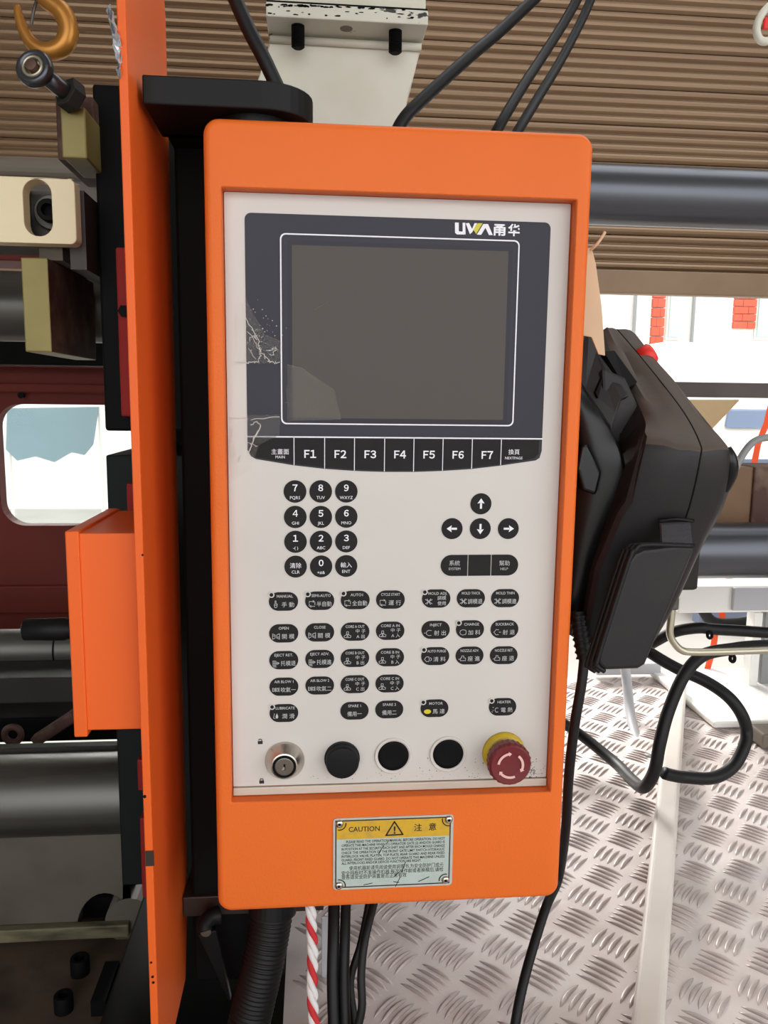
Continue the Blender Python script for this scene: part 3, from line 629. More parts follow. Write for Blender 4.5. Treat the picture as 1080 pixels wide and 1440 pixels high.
# ------------------------------------------------------------------ orange machine gate left of the panel
YG = -.026
gx1 = at(200, 720, YG).x; gx0 = at(188, 720, YG).x
ztop = 1.25
gate = thing('machine_gate', 'tall orange folded sheet gate standing left of the control box', 'gate', (gx1, .05, 0))
yb = atx(250, 700, gx1).y
def gz_(px, py): return atx(px, py, gx1).z
bm = nb()
zc = gz_(240, 40); zcut1 = gz_(262, 1206); zcut0 = gz_(250, 1290)
side = [(YG, 0.002), (yb * .78, 0.002), (yb * .84, zlb - .012), (yb * .95, zlb - .012), (yb * .95, zl), (yb, zl + .02), (yb, zc), (yb * .80, zc + .05), (yb * .8, ztop), (YG, ztop)]
side = [(YG, 0.002), (yb * .80, 0.002), (yb, zl - .02), (yb, zc), (yb * .84, zc + .055), (yb * .84, ztop), (YG, ztop)]
prism(bm, [V((gx1, y, z)) for y, z in side], (-.0022, 0, 0)); obj('side_sheet', bm, M_orange_sheet, gate, bevel=.0004)
obj('front_flange', box(nb(), (gx0, YG - .0012, 0.002), (gx1 - .0001, YG + .0012, ztop)), M_orange_sheet, gate, bevel=.0008)
obj('return_flange', box(nb(), (gx0, YG + .0012, .002), (gx0 + .0016, YG + .018, ztop)), M_orange_sheet, gate)
bm = nb(); pz = at(212, 1201, YG).z; box(bm, (at(205, 1201, YG).x, YG - .002, at(212, 1216, YG).z), (at(216, 1201, YG).x + .0005, YG - .001, at(212, 1195, YG).z)); obj('bare_patch', bm, M_armbrown, gate)
for px, py, r in ((204, 1119, .0014), (201, 780, .0009), (213, 1352, .001), (215, 1372, .0012), (216, 1380, .0012)):
    p = at(px, py, YG); obj('chip', cyl(nb(), (p.x, YG - .0016, p.z), (p.x, YG - .001, p.z), r, n=8), M_black_deep, gate)
# crumpled film caught on the gate's edge
bm = nb(); rows = []
for i in range(15):
    t = i / 14; w0 = at(150 + 18 * t, 12 + 98 * t, YG - .004); w1 = at(154 + 14.5 * t + 7 * math.sin(PI * t), 8 + 100 * t, YG - .004)
    rows.append([w0.lerp(w1, u) + V((random.uniform(-.001, .001), random.uniform(-.004, .004), random.uniform(-.001, .001))) for u in (0, .33, .66, 1)])
rings(bm, rows, close=False, caps=False); o = obj('plastic_film', bm, M_foil); o.modifiers.new('s', 'SOLIDIFY').thickness = .0004
tag(o, 'crumpled silvery plastic film stuck on the edge of the tall orange gate', 'film')
# junction box on the gate
YB = -.012
jb = thing('junction_box', 'small orange sheet box mounted on the left side of the orange gate', 'box', tuple(at(140, 1030, YB)))
jx0, jx1, jl = at(92, 890, YB).x, gx0 - .0003, at(113, 890, YB).x
jx0 = (at(91, 750, YB).x + at(106, 1033, YB).x) / 2; jl = (at(112, 752, YB).x + at(124, 1028, YB).x) / 2
jz1, jz0 = at(140, 750, YB).z, at(140, 1030, YB).z; jd = .13
obj('box_body', box(nb(), (jl - .001, YB, jz0 + .002), (jx1, YB + jd, jz1)), M_orange_sheet, jb, bevel=.001)
obj('box_lid', box(nb(), (jx0, YB - .002, jz0 - .003), (jl - .0002, YB + jd + .002, jz1 + .002)), M_orange_sheet, jb, bevel=.0012)
hz = at(60, 885, .04).z; hx = at(32, 885, .04).x
bm = nb(); lathe(bm, (jx0 + .002, .04, hz), (-1, 0, 0), [(0, .013), (.010, .013), (.012, .009), (.02, .009), (.022, .010), (jx0 - hx + .0, .0095), (jx0 - hx + .002, .006)], 20); obj('lock_handle', bm, M_black, jb, smooth=True, label='black rod handle sticking out of the orange box lid')

# ------------------------------------------------------------------ clamping unit of the machine, left
YP = .20
plt = thing('mould_platen', 'black steel platen upright behind the orange gate', 'platen', tuple(at(160, 600, YP)))
x0p = (at(131, 140, YP).x + at(146, 600, YP).x) / 2
obj('platen_plate', box(nb(), (x0p, YP, at(160, 606, YP).z), (gx0 + .05, YP + .24, at(150, 118, YP).z)), M_black_deep, plt, bevel=.003)
x1p = at(150, 680, YP).x
obj('lower_platen_plate', box(nb(), (x1p, YP + .0, .05), (gx0 + .05, YP + .24, at(165, 640, YP).z)), M_green_black, plt, bevel=.002)
obj('platen_web', box(nb(), (gx0 + .0, YP + .05, .05), (gx0 + .05, YP + .24, at(165, 600, YP).z)), M_black_deep, plt)
for y0_, y1_, xa_ in ((348, 586, 166), (680, 724, 178), (1068, 1112, 193), (1150, 1262, 198)):
    obj('red_pad', pbox(xa_, y0_, xa_ + 40, y1_, YP - .03, .029), M_red_pad, plt, bevel=.002)
p = at(176, 438, YP - .03); obj('pad_bolt', cyl(nb(), (p.x, p.y - .006, p.z), p, .006, n=6), M_black_deep, plt)
# cream bar with a slot and a socket screw inside
YC = .14
bar = thing('slotted_clamp_bar', 'cream painted bar with an oval slot beside the black platen', 'clamp bar', tuple(at(40, 340, YC)))
bz1, bz0 = at(50, 249, YC).z, at(50, 342, YC).z; bx1 = at(106, 295, YC).x; bx0 = bx1 - .30
sx0, sx1 = at(33, 295, YC).x, at(73, 295, YC).x; sz1, sz0 = at(53, 252, YC).z, at(53, 332, YC).z
bm = nb(); n_ = 8
ro = rrect(bx0, bz0, bx1, bz1, .006, n_); ri = rrect(sx0, sz0, sx1, sz1, (sx1 - sx0) * .495, n_); D = .018
rings(bm, [lay(ri, YC + D), lay(ri, YC), lay(ro, YC), lay(ro, YC + D)], caps=False); bmv = list(bm.verts); nn = len(ro)
for i in range(nn): bm.faces.new((bmv[i], bmv[(i + 1) % nn], bmv[3 * nn + (i + 1) % nn], bmv[3 * nn + i]))
obj('bar_body', bm, M_cream, bar, bevel=.002)
cS = V(((sx0 + sx1) / 2 + .004, YC + .03, (sz0 + sz1) / 2 + .002))
obj('slot_washer', lathe(nb(), cS, (0, -1, 0), [(-.02, .0165), (.004, .0165), (.005, .0155), (.005, .009)], 30), M_steel, bar, smooth=False)
obj('socket_screw', lathe(nb(), cS, (0, -1, 0), [(-.02, .0105), (.014, .0105), (.0155, .0095), (.0155, .006), (.006, .006), (.006, .0001)], 24), M_black_deep, bar)
obj('slot_back', box(nb(), (bx0 + .01, YC + .034, bz0 + .004), (bx1 - .012, YC + .09, bz1 - .004)), M_steel, bar)
obj('slot_lining', box(nb(), (bx0 + .01, YC + .0185, bz0 + .004), (sx0 - .004, YC + .033, bz1 - .004)), M_steel, bar)
obj('bar_web', box(nb(), (bx1 - .012, YC + .019, bz0 - .02), (x0p - .0005, YP + .12, bz1 - .006)), M_armbrown, bar)
# olive blocks
YO = .16
ob = pbox(32, 362, 70, 495, YO, .16); o = obj('spacer_block', ob, [M_olive, M_rust], bevel=.0015); 
for pgn in o.data.polygons:
    if pgn.normal.x > .5 : pgn.material_index = 1
tag(o, 'olive plated block with rusty brown side below the cream bar', 'block')
o = obj('support_plate', pbox(55, 343, 88, 366, YO + .02, .12), M_grey); tag(o, 'small grey plate wedged between the cream bar and olive block', 'plate')
o = obj('red_beam', pbox(-60, 343, 56, 366, .62, .08), M_dkred, bevel=.002); tag(o, 'dark red beam end directly under the cream bar', 'beam')
YU = .15
o = obj('mounting_block', pbox(86, 150, 121, 222, YU, .07), M_olive, bevel=.0015); tag(o, 'upper olive plated block under the eye bolt', 'block')
o = obj('block_backing', pbox(79, 134, 132, 226, YU + .03, .10), M_rust, bevel=.002); tag(o, 'rusty brown backing plate behind the upper olive block', 'plate')
# eye bolt
eb = thing('eye_bolt', 'steel eye bolt sticking up from the upper olive block', 'bolt', tuple(at(104, 150, YU)))
e0, e1 = at(103, 137, YU - .006), at(60, 104, YU - .03); ec = at(49, 97, YU - .034)
bm = nb(); ax = (fw + V((.10, 0, -.05))).normalized(); u_, v_ = frame_axes(ax)
rows = []
rows = [[ec + (u_ * math.cos(2 * PI * i / 32) + v_ * math.sin(2 * PI * i / 32)) * (.0125 + .0042 * math.cos(2 * PI * j / 10)) + ax * .0055 * math.sin(2 * PI * j / 10) for j in range(10)] for i in range(33)]
rings(bm, rows, caps=False); obj('eye_ring', bm, M_steel_dark, eb, smooth=True)
obj('eye_pin', cyl(nb(), ec - ax * .007, ec + ax * .007, .0050, n=18), M_rust, eb)
rows = [[ec + (u_ * math.cos(2 * PI * i / 32) + v_ * math.sin(2 * PI * i / 32)) * (.0085 + .0022 * math.cos(2 * PI * j / 8)) + ax * .006 * math.sin(2 * PI * j / 8) for j in range(8)] for i in range(33)]
bm = nb(); rings(bm, rows, caps=False); obj('eye_liner', bm, M_rod, eb, smooth=True)
obj('eye_shank', cyl(nb(), ec.lerp(e1, .8), e0, .0072, .0085, n=18), M_steel_dark, eb, smooth=True)
obj('eye_nut', cyl(nb(), e0.lerp(e1, .28), e0 + (e0 - e1) * .12, .0145, n=6), M_greydark, eb, bevel=.001)
# lifting hook
YH = .30
hk = thing('crane_hook', 'brass coloured lifting hook hanging at the top left corner', 'hook', tuple(at(66, 80, YH)))
hp = [(24, 8), (27, 24), (33, 42), (44, 60), (58, 70), (74, 72), (89, 64), (96, 48), (94, 30), (86, 16), (74, 6), (62, -4), (60, -20)]
obj('hook_body', tube(nb(), [at(x, y, YH) for x, y in hp], lambda t: .0032 + .0075 * min(1, t * 1.9) ** .8 if t < .75 else .0107 - .002 * (t - .75) * 4, 16), M_brass, hk, smooth=True)
obj('safety_latch', tube(nb(), [at(44, 34, YH), at(47, 16, YH - .002), at(52, 0, YH), at(58, -14, YH)], .0018, 8), M_steel, hk)
obj('hook_eye', tube(nb(), [at(60 + 12 * math.cos(a), -32 + 14 * math.sin(a), YH) for a in [2 * PI * i / 12 for i in range(13)]], .006, 10, 3), M_brass, hk, smooth=True)
bm = nb(); hx_, hz2 = at(60, -44, YH).x, at(60, -44, YH).z
bm = nb(); cyl(bm, (hx_, YH, hz2), (hx_, YH, 2.92), .004, n=8); obj('hook_chain', bm, M_steel, hk)
# grey crosshead, dark beams, tie bars
def xbar(name, px0_, py0, py1, Y, x0w, x1w, m, label, cat, parts=False, n=36, group=None):
    r = (at(px0_, py0, Y) - at(px0_, py1, Y)).length / 2 * .985; zc_ = at(px0_, (py0 + py1) / 2, Y).z
    o = obj(name, cyl(nb(), (x0w, Y + r, zc_), (x1w, Y + r, zc_), r, n=n), m, smooth=True); o.modifiers.new('e', 'EDGE_SPLIT').split_angle = .7
    return tag(o, label, cat, group)
o = obj('crosshead_beam', pbox(-260, 213, 131, 246, .46, .16), M_grey, bevel=.012, segs=4); tag(o, 'grey dusty beam running behind the cream bar', 'beam')
o = obj('guide_rail', pbox(-200, 476, 150, 512, .60, .05), M_black_deep); tag(o, 'black rail crossing above the red rear gate at left', 'rail')
xbar('upper_tie_bar', 10, 373, 478, .33, -1.3, x0p + .02, M_steel, 'worn grey tie bar behind the olive block at left', 'tie bar')
xbar('lower_tie_bar', 90, 1088, 1200, .33, -1.3, at(170, 1140, .33).x, M_steel, 'thick bright tie bar at the lower left beneath the orange box', 'tie bar')
YR = .92
rg = thing('rear_gate', 'shade-darkened red rear gate with a rounded window at left', 'gate', tuple(at(0, 890, YR)))
gx_l, gx_r = at(-260, 700, YR).x, at(232, 700, YR).x; gzt, gzb = at(100, 509, YR).z, at(100, 893, YR).z
wx0, wx1 = at(-2, 650, YR).x, at(225, 650, YR).x; wz1, wz0 = at(100, 569, YR).z, at(100, 739, YR).z
bm = nb(); ro = rrect(gx_l, gzb, gx_r, gzt, .004, 8); ri = rrect(wx0, wz0, wx1, wz1, .045, 8); D = .03; nn = len(ro)
rings(bm, [lay(ri, YR + D), lay(ri, YR), lay(ro, YR), lay(ro, YR + D)], caps=False); bmv = list(bm.verts)
for i in range(nn): bm.faces.new((bmv[i], bmv[(i + 1) % nn], bmv[3 * nn + (i + 1) % nn], bmv[3 * nn + i]))
obj('gate_sheet', bm, M_dkred, rg)
obj('gate_rib', box(nb(), (gx_l, YR - .012, at(100, 553, YR).z), (gx_r, YR + .001, at(100, 540, YR).z)), M_dkred, rg, bevel=.003)
obj('gate_rib', box(nb(), (gx_l, YR - .014, at(60, 860, YR).z), (gx_r, YR + .001, at(60, 822, YR).z)), M_dkred, rg, bevel=.003)
obj('gate_rail', box(nb(), (gx_l, YR - .03, gzt - .012), (gx_r, YR + .03, gzt)), M_dkred, rg)
obj('window_pane', plate(nb(), rrect(wx0 - .01, wz0 - .01, wx1 + .01, wz1 + .01, .05, 6), YR + .031, .004), M_pane, rg)
p = at(31, 556, YR - .012); obj('gate_bolt', cyl(nb(), p, p + V((0, -.008, 0)), .006, n=8), M_black_deep, rg)
for k in (-1.1, ): obj('gate_foot', box(nb(), (gx_l, YR, -.6), (gx_l + .06, YR + .05, gzb + .01)), M_dkred, rg)
obj('gate_foot', box(nb(), (gx_r - .06, YR, -.6), (gx_r, YR + .05, gzb + .01)), M_dkred, rg)
# bars and iron work under the gate
o = xbar('rear_ram', 40, 893, 948, .60, -1.3, at(230, 920, .60).x, M_steel, 'bright steel ram below the red rear gate', 'bar')
ring_x = at(73, 920, .60).x; rr_ = (at(40, 893, .6) - at(40, 948, .6)).length / 2
zc_ = at(40, 920.5, .60).z; q = obj('ram_seam', lathe(nb(), (ring_x, .60 + rr_ * .985, zc_), (1, 0, 0), [(0, rr_ * 1.0), (.003, rr_ * 1.0)], 36), M_black_deep, o)
ib = [(-260, 956, 104, 992, .52, .1, M_greydark, 'flat dark iron beam just below the bright steel ram'), (-260, 1012, 180, 1046, .58, .1, M_black_deep, 'black iron beam behind the rusty diagonal lever'), (-260, 1055, 165, 1073, .40, .02, M_greydark, 'narrow dark iron beam above the thick lower tie bar')]
for x0, y0_, x1, y1_, Y, d, m, lab in ib:
    o = obj('iron_beam', pbox(x0, y0_, x1, y1_, Y, d), m, bevel=.003); tag(o, lab, 'beam')
bm = nb(); a, b = at(46, 1046, .50), at(104, 1008, .50); dd = (b - a).normalized(); nn_ = V((-dd.z, 0, dd.x)) * .008; prism(bm, [a - nn_, b - nn_, b + nn_, a + nn_], (0, .02, 0))
o = obj('rusty_lever', bm, M_rust, bevel=.002); tag(o, 'rusty brown diagonal lever under the orange box corner', 'lever')
bm = nb(); cc = at(18, 1033, .50); rows = [[cc + V(((.012 + .005 * math.cos(2 * PI * j / 8)) * math.cos(a), .005 * math.sin(2 * PI * j / 8), (.012 + .005 * math.cos(2 * PI * j / 8)) * math.sin(a))) for j in range(8)] for a in [2 * PI * i / 20 for i in range(21)]]
rings(bm, rows, caps=False); o = obj('iron_ring', bm, M_rust, smooth=True); tag(o, 'small rusty iron ring at the left edge', 'ring')
# machine bed below
YM = .45
bed = thing('machine_bed', 'oily grey machine bed at the lower left with a round cut-out', 'machine bed', tuple(at(80, 1440, YM)))
mz1 = at(80, 1150, YM).z; mz0 = at(80, 1312, YM).z; mx1 = at(175, 1250, YM).x
hc = at(148, 1292, YM); Rh = .042
bm = nb(); poly = [(-1.3, mz1), (-1.3, mz0), (hc.x - Rh, mz0)] + [(hc.x - Rh * math.cos(a), mz0 + Rh * 1.45 * math.sin(a)) for a in [PI * i / 14 for i in range(1, 14)]] + [(min(hc.x + Rh, mx1 - .004), mz0), (mx1, mz0), (mx1, mz1)]
plate(bm, poly, YM, .03); obj('end_plate', bm, M_bedplate, bed)
obj('hole_back', box(nb(), (hc.x - .08, YM + .12, mz0 - .02), (mx1, YM + .14, mz1)), M_black_deep, bed)
bm = nb(); cyl(bm, (hc.x + .036, YM - .002, hc.z - .004), (hc.x + .036, YM + .06, hc.z - .004), .036, n=30); obj('shaft_end', bm, M_bedplate, bed)
obj('bed_ledge', pbox(-300, 1312, 181, 1330, YM - .014, .0135), mat('mossy_ledge', rgb(112, 106, 80), .6, col2=rgb(60, 54, 38), vscale=30, lo=.45, hi=.7, stretch=(.4, 1, 2)), bed, bevel=.002)
zt_ = at(100, 1336, YM - .02).z
obj('bed_top', box(nb(), (-1.3, -.6, zt_ - .05), (at(172, 1400, .25).x, YM + .2, zt_)), M_bedtop, bed)
obj('bed_side', box(nb(), (at(172, 1400, .25).x, .02, -.6), (FX0 - .002, YM + .2, at(290, 1385, .2).z)), M_black_deep, bed, bevel=.003)
obj('bed_foot', box(nb(), (-1.3, -.55, -.6), (at(172, 1400, .25).x - .002, YM + .15, zt_ - .05)), M_greydark, bed)
obj('bed_rear', box(nb(), (-1.3, YM + .05, -.6), (gx0, YM + .42, mz0 + .02)), M_black_deep, bed)
for px, py, lab in ((113, 1352, 'black socket head screw nearest the bed ledge'), (90, 1404, 'black socket head screw nearer the lower left corner')):
    p = atz(px, py + 16, zt_); rr_ = 13 * pxm(p); hh_ = 26 * pxm(p)
    o = obj('socket_head_screw', lathe(nb(), (p.x, p.y, zt_ - .002), (0, 0, 1), [(0, rr_), (hh_ * .95, rr_), (hh_, rr_ * .94), (hh_, rr_ * .6), (hh_ * .5, rr_ * .58), (hh_ * .5, .0001)], 24), M_black_deep, smooth=True); o.modifiers.new('e', 'EDGE_SPLIT').split_angle = .6
    tag(o, lab, 'screw')
o = obj('iron_bracket', box(nb(), tuple(atz(128, 1430, zt_)), tuple(atz(152, 1372, zt_) + V((.016, 0, .022)))), M_black_deep); tag(o, 'low black iron bracket beside the two socket head screws', 'bracket')

# ------------------------------------------------------------------ right: tie bars and frame of the injection side
ZPX = at(300, 300, .5).x
YT_ = .50
o = xbar('rear_upper_bar', 960, 222, 311, YT_, at(604, 700, YT_ - .03).x, 2.2, M_steel_dark, 'upper dark steel bar right of the control box', 'tie bar')
lowbar = xbar('rear_lower_bar', 1030, 741, 822, YT_, at(604, 700, YT_ - .03).x, 2.2, M_steel_dark, 'lower dark steel bar right of the handheld unit', 'tie bar')
sup = thing('injection_frame', 'black machine frame standing behind the control box', 'frame', (ZPX + .2, YT_, 0))
obj('frame_upright', box(nb(), (at(236, 700, YT_ - .03).x, YT_ - .03, 0.001), (at(600, 700, YT_ - .03).x, YT_ + .14, at(500, 240, YT_).z)), M_black_deep, sup, bevel=.004)
# white painted bracket on top
YW = .36
hb = thing('hopper_bracket', 'white painted steel bracket with chipped flange above the control box', 'bracket', tuple(at(480, 170, YW)))
Yf = .33
fxl, fxr = at(374, 30, Yf).x, at(602, 40, Yf).x; fzb = at(490, 29, Yf).z; fzt_ = at(490, 8, Yf).z
obj('flange', box(nb(), (fxl, Yf, fzb), (fxr, Yf + .20, fzt_)), M_flange, hb, bevel=.0015)
obj('upper_column', box(nb(), (fxl + .002, Yf + .008, fzt_), (fxr - .002, Yf + .19, fzt_ + .5)), M_white_paint, hb, bevel=.002)
Y1 = Yf + .045
a_, b_ = at(380, 58, Y1), at(592, 66, Y1); c_, d_ = at(560, 194, Y1 + .02), at(336, 194, Y1 + .02)
a_.z = b_.z = (a_.z + b_.z) / 2
dz = V((0, .10, 0)); lowz_ = at(500, 240, YT_).z + .001
bot = [V((d_.x + (d_.x - a_.x) * .8, Y1 + .06, lowz_)), V((c_.x + (c_.x - b_.x) * .8, Y1 + .06, lowz_))]
bm = nb(); top2 = [V((a_.x, Y1, fzb)), V((b_.x, Y1, fzb))]
front = [top2[0], V((a_.x, Y1, a_.z)), d_, bot[0], bot[1], c_, V((b_.x, Y1, b_.z)), top2[1]]
prism(bm, front, dz); obj('bracket_web', bm, M_white_paint, hb, bevel=.002)
bm = nb(); tube(bm, [V((a_.x, Y1 - .002, a_.z)), V((b_.x, Y1 - .002, b_.z))], .0045, 8, smooth=False); obj('weld_bead', bm, M_white_paint, hb, smooth=True)
bm = nb()
for _ in range(70):
    u = random.random(); px = 376 + 224 * u; edge_ = random.random()
    py = (5 + 22 * u * .35) + (random.uniform(0, 2.5) if edge_ < .6 else (random.uniform(0, 13) if edge_ < .85 else random.uniform(13, 15.5)))
    if u > .62 and edge_ >= .6 and random.random() < .7: continue
    p = at(px, py, Yf - .0003); a, b = random.uniform(.0012, .005), random.uniform(.0005, .0014)
    if not (fzb + .001 < p.z < fzt_ - .0012): continue
    bm.faces.new([bm.verts.new((p.x + a * math.cos(t) * random.uniform(.6, 1.2), Yf - .0003, p.z + b * math.sin(t) * random.uniform(.6, 1.3))) for t in (0, .9, 1.9, 3, 4, 5.2)])
stuff(obj('bare_chips', bm, M_black_deep, hb)); obj('flange_joint', box(nb(), (fxl + .001, Yf + .0005, fzt_), (fxr - .001, Yf + .01, fzt_ + .0016)), M_black_deep, hb)
for px, py in ((419, 42), (556, 50)):
    p = at(px, py, Yf + .02); rr_ = 9.5 * pxm(p); bm = nb(); prof_ = []
    for i in range(14): prof_ += [(i * .0019, rr_), (i * .0019 + .0009, rr_ * .86)]
    prof_.append((14 * .0019, rr_ * .7)); lathe(bm, (p.x, Yf + .02, fzb + .002), (0, 0, -1), prof_, 20); obj('bolt_end', bm, M_black_deep, hb)
p = at(487, 39, Yf + .02); obj('weld_hole', cyl(nb(), (p.x, p.y, fzb - .0004), (p.x, p.y, fzb + .002), .0075, n=18), M_grey, hb)
# cables at the top
def cable(name, pts, r_px, m, label, group=None, n=12, cat='cable'):
    P_ = [at(*p) for p in pts]; r = r_px * pxm(P_[len(P_) // 2])
    return tag(obj(name, tube(nb(), P_, r, n), m, smooth=True), label, cat, group)
cable('signal_cable', [(300, -420, .08), (302, -160, .06), (316, -40, .05), (333, 4, .045), (352, 46, .042), (370, 80, .04), (388, 118, .04), (392, 126, .04)], 10.5, M_rubber, 'thick black cable running down into the top of the swing arm')
cable('signal_cable', [(552, 200, .085), (566, 170, .09), (590, 144, .10), (660, 80, .14), (705, 42, .17), (760, -10, .20), (810, -62, .23), (900, -190, .30), (960, -420, .36), (975, -800, .40)], 8, M_rubber, 'single black cable curving up right beside the white bracket')
cable('signal_cable', [(688, 205, .085), (704, 174, .09), (735, 122, .12), (765, 76, .15), (800, 20, .18), (830, -40, .2), (890, -180, .24), (935, -420, .28), (950, -800, .31)], 7, M_rubber, 'left cable of the black pair rising above the control box')
cable('signal_cable', [(716, 205, .10), (732, 178, .115), (760, 132, .15), (789, 84, .185), (820, 24, .22), (848, -40, .245), (915, -180, .29), (965, -420, .33), (985, -800, .36)], 6.5, M_rubber, 'right cable of the black pair rising above the control box')
# white loop at the top right corner
lp = thing('hanging_loop', 'white plastic loop with a red tag at the upper right corner', 'loop', tuple(at(1070, 60, .6)))
obj('loop_ring', tube(nb(), [at(x, y, .6) for x, y in ((1090, 2), (1078, 12), (1068, 26), (1064, 42), (1068, 55), (1078, 58), (1092, 50))], .006, 10), M_white_paint, lp, smooth=True)
obj('red_tag', pbox(1075, 24, 1100, 41, .6, .006), M_redcloth, lp, bevel=.002)
obj('loop_cord', tube(nb(), [at(1090, 2, .6), at(1096, -60, .6), at(1098, -300, .6)], .004, 8), M_white_paint, lp, smooth=True)
p = at(1098, -300, .6); obj('loop_cord_upper', cyl(nb(), p, (p.x, p.y, 2.92), .004, n=8), M_white_paint, lp)

# ------------------------------------------------------------------ the handheld unit hanging on the box's right side
hh = thing('handheld_unit', 'black handheld robot control unit hanging tilted on the right of the orange box', 'remote control', tuple(at(900, 940, .02)))
YA, YB_, YD = .185, .015, .045                             # far top, near corner, bottom
CV = dict(
 L=[(848, 464, .19), (860, 500, .165), (885, 545, .115), (906, 588, .06), (907, 606, .030), (902, 635, .020), (880, 712, .026), (848, 780, .038), (832, 850, .048), (822, 905, .055)],
 Q=[(856, 461, .19), (880, 500, .16), (903, 545, .105), (932, 590, .045), (949, 618, .014), (954, 642, .006), (938, 712, .012), (905, 780, .028), (880, 850, .038), (862, 905, .046)],
 S=[(868, 463, .19), (893, 492, .16), (925, 531, .105), (962, 580, .045), (984, 622, .012), (985, 644, .004), (970, 712, .012), (945, 780, .026), (915, 850, .036), (892, 905, .044)],
 R=[(889, 466, .19), (912, 495, .16), (944, 532, .105), (981, 582, .05), (1014, 616, .02), (1026, 642, .012), (1015, 705, .022), (985, 768, .034), (948, 850, .042), (916, 905, .05)],
 E=[(894, 470, .195), (922, 506, .165), (952, 540, .12), (989, 590, .07), (1024, 630, .04), (1030, 656, .035), (1019, 708, .045), (988, 768, .055), (950, 850, .06), (918, 905, .065)])
def shell_ring(key, dx=0, d=.055, dY=0):
    P = smooth_path([at(x + dx, y, Y + dY) for x, y, Y in CV[key]], 4); n = len(P); B = []
    for i, p in enumerate(P):
        t = i / (n - 1); B.append(p + V((0, d * min(1, .45 + t * 3), -.045 * max(0, 1 - t * 2.2) - .006)))
    return P + B[::-1]
def mid_ring(a, b, t, lift):
    return [p.lerp(q, t) + V((0, -lift, lift * .8)) * (1 if i < len(a) / 2 else 0) for i, (p, q) in enumerate(zip(a, b))]
rL, rQ, rS = shell_ring('L'), shell_ring('Q'), shell_ring('S', -1.2)
bm = nb(); rings(bm, [rL, mid_ring(rL, rQ, .55, .002), rQ, mid_ring(rQ, rS, .5, .0008), rS])
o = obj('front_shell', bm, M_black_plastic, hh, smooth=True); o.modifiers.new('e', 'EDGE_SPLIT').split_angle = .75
rS2, rR, rE = shell_ring('S', .6, dY=.0006), shell_ring('R'), shell_ring('E', d=.03)
bm = nb(); rings(bm, [rS2, mid_ring(rS2, rR, .5, .0015), mid_ring(rS2, rR, .85, .001), rR, rE])
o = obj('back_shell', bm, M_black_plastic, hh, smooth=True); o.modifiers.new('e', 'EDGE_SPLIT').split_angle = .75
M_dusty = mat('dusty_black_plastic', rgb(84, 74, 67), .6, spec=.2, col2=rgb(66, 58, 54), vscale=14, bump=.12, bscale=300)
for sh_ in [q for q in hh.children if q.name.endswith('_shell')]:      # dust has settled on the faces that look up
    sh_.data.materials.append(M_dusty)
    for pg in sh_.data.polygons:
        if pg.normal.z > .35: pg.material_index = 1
obj('shell_seam', tube(nb(), [p + V((0, .0004, -.0004)) for p in shell_ring('S', -.2)[:37]], .0010, 6, smooth=False), M_black_deep, hh)
bm = nb(); prism(bm, [at(x, y, .085) for x, y in ((846, 515), (880, 530), (912, 598), (905, 640), (880, 705), (862, 645), (850, 600))], (0, .02, -.01)); obj('grip_recess', bm, M_black_plastic, hh, bevel=.003)
bm = nb(); Lpl = [at(x, y, Y - .004) for x, y, Y in ((906, 606, .028), (880, 704, .024), (868, 722, .028), (836, 800, .038), (822, 880, .05))]; Lpr = [at(x, y, Y - .006) for x, y, Y in ((910, 614, .024), (888, 708, .022), (874, 730, .026), (843, 804, .036), (828, 884, .048))]
rings(bm, [[a, b, b + V((0, .008, 0)), a + V((0, .008, 0))] for a, b in zip(Lpl, Lpr)]); obj('edge_lip', bm, M_black_plastic, hh)
p = at(908, 500, YA * .84); obj('stop_button', lathe(nb(), at(911, 500, .158), V((.75, -.2, .5)), [(-.008, .0115), (.004, .0115), (.0068, .009), (.0075, .004)], 20), M_redcloth, hh, smooth=True, label='small red button on the far edge')
# end cap bulge on the right
bm = nb(); tube(bm, [at(1021, 630, .024), at(1027, 648, .022), at(1026, 668, .026), at(1018, 690, .030)], lambda t: .0045 + .0025 * math.sin(PI * t), 10); obj('end_bumper', bm, M_black_gloss, hh, smooth=True)
# hanging slot at the top
bm = nb(); prism(bm, [at(x, y, Y) for x, y, Y in ((849, 494, .150), (864, 493, .150), (896, 537, .098), (893, 541, .092), (880, 546, .095))], (-.004, .012, -.014)); obj('strap_slot', bm, M_black_deep, hh)
# hand strap pad with piping
Ypd = -.012
pad = [(905, 772), (962, 765), (977, 767), (976, 778), (908, 936), (898, 942), (850, 944), (841, 936), (842, 922), (884, 790), (892, 778)]
bm = nb(); prism(bm, [at(x, y, Ypd) for x, y in pad], (0, .014, .002)); obj('hand_pad', bm, M_black_plastic, hh, bevel=.004, segs=3)
def shifted(dx, Y): return [at(x + dx, y, Y) for x, y in ((976, 768), (908, 766), (893, 774), (884, 790), (842, 922), (840, 936), (850, 944))]
for dx, Y in ((0, Ypd + .001), (-7, Ypd + .010), (-13, Ypd + .018)):
    obj('pad_piping', tube(nb(), shifted(dx, Y), .0022, 8, 6), M_rubber, hh, smooth=True)
bm = nb(); prism(bm, [at(930, 738, .004), at(971, 736, .004), at(974, 768, -.012), at(932, 770, -.012)], (0, .004, .001)); obj('strap_webbing', bm, M_web, hh)
obj('strap_keeper', tube(nb(), [at(926, 733, .012), at(950, 730, .008), at(975, 733, .010)], .002, 8), M_black, hh, smooth=True)
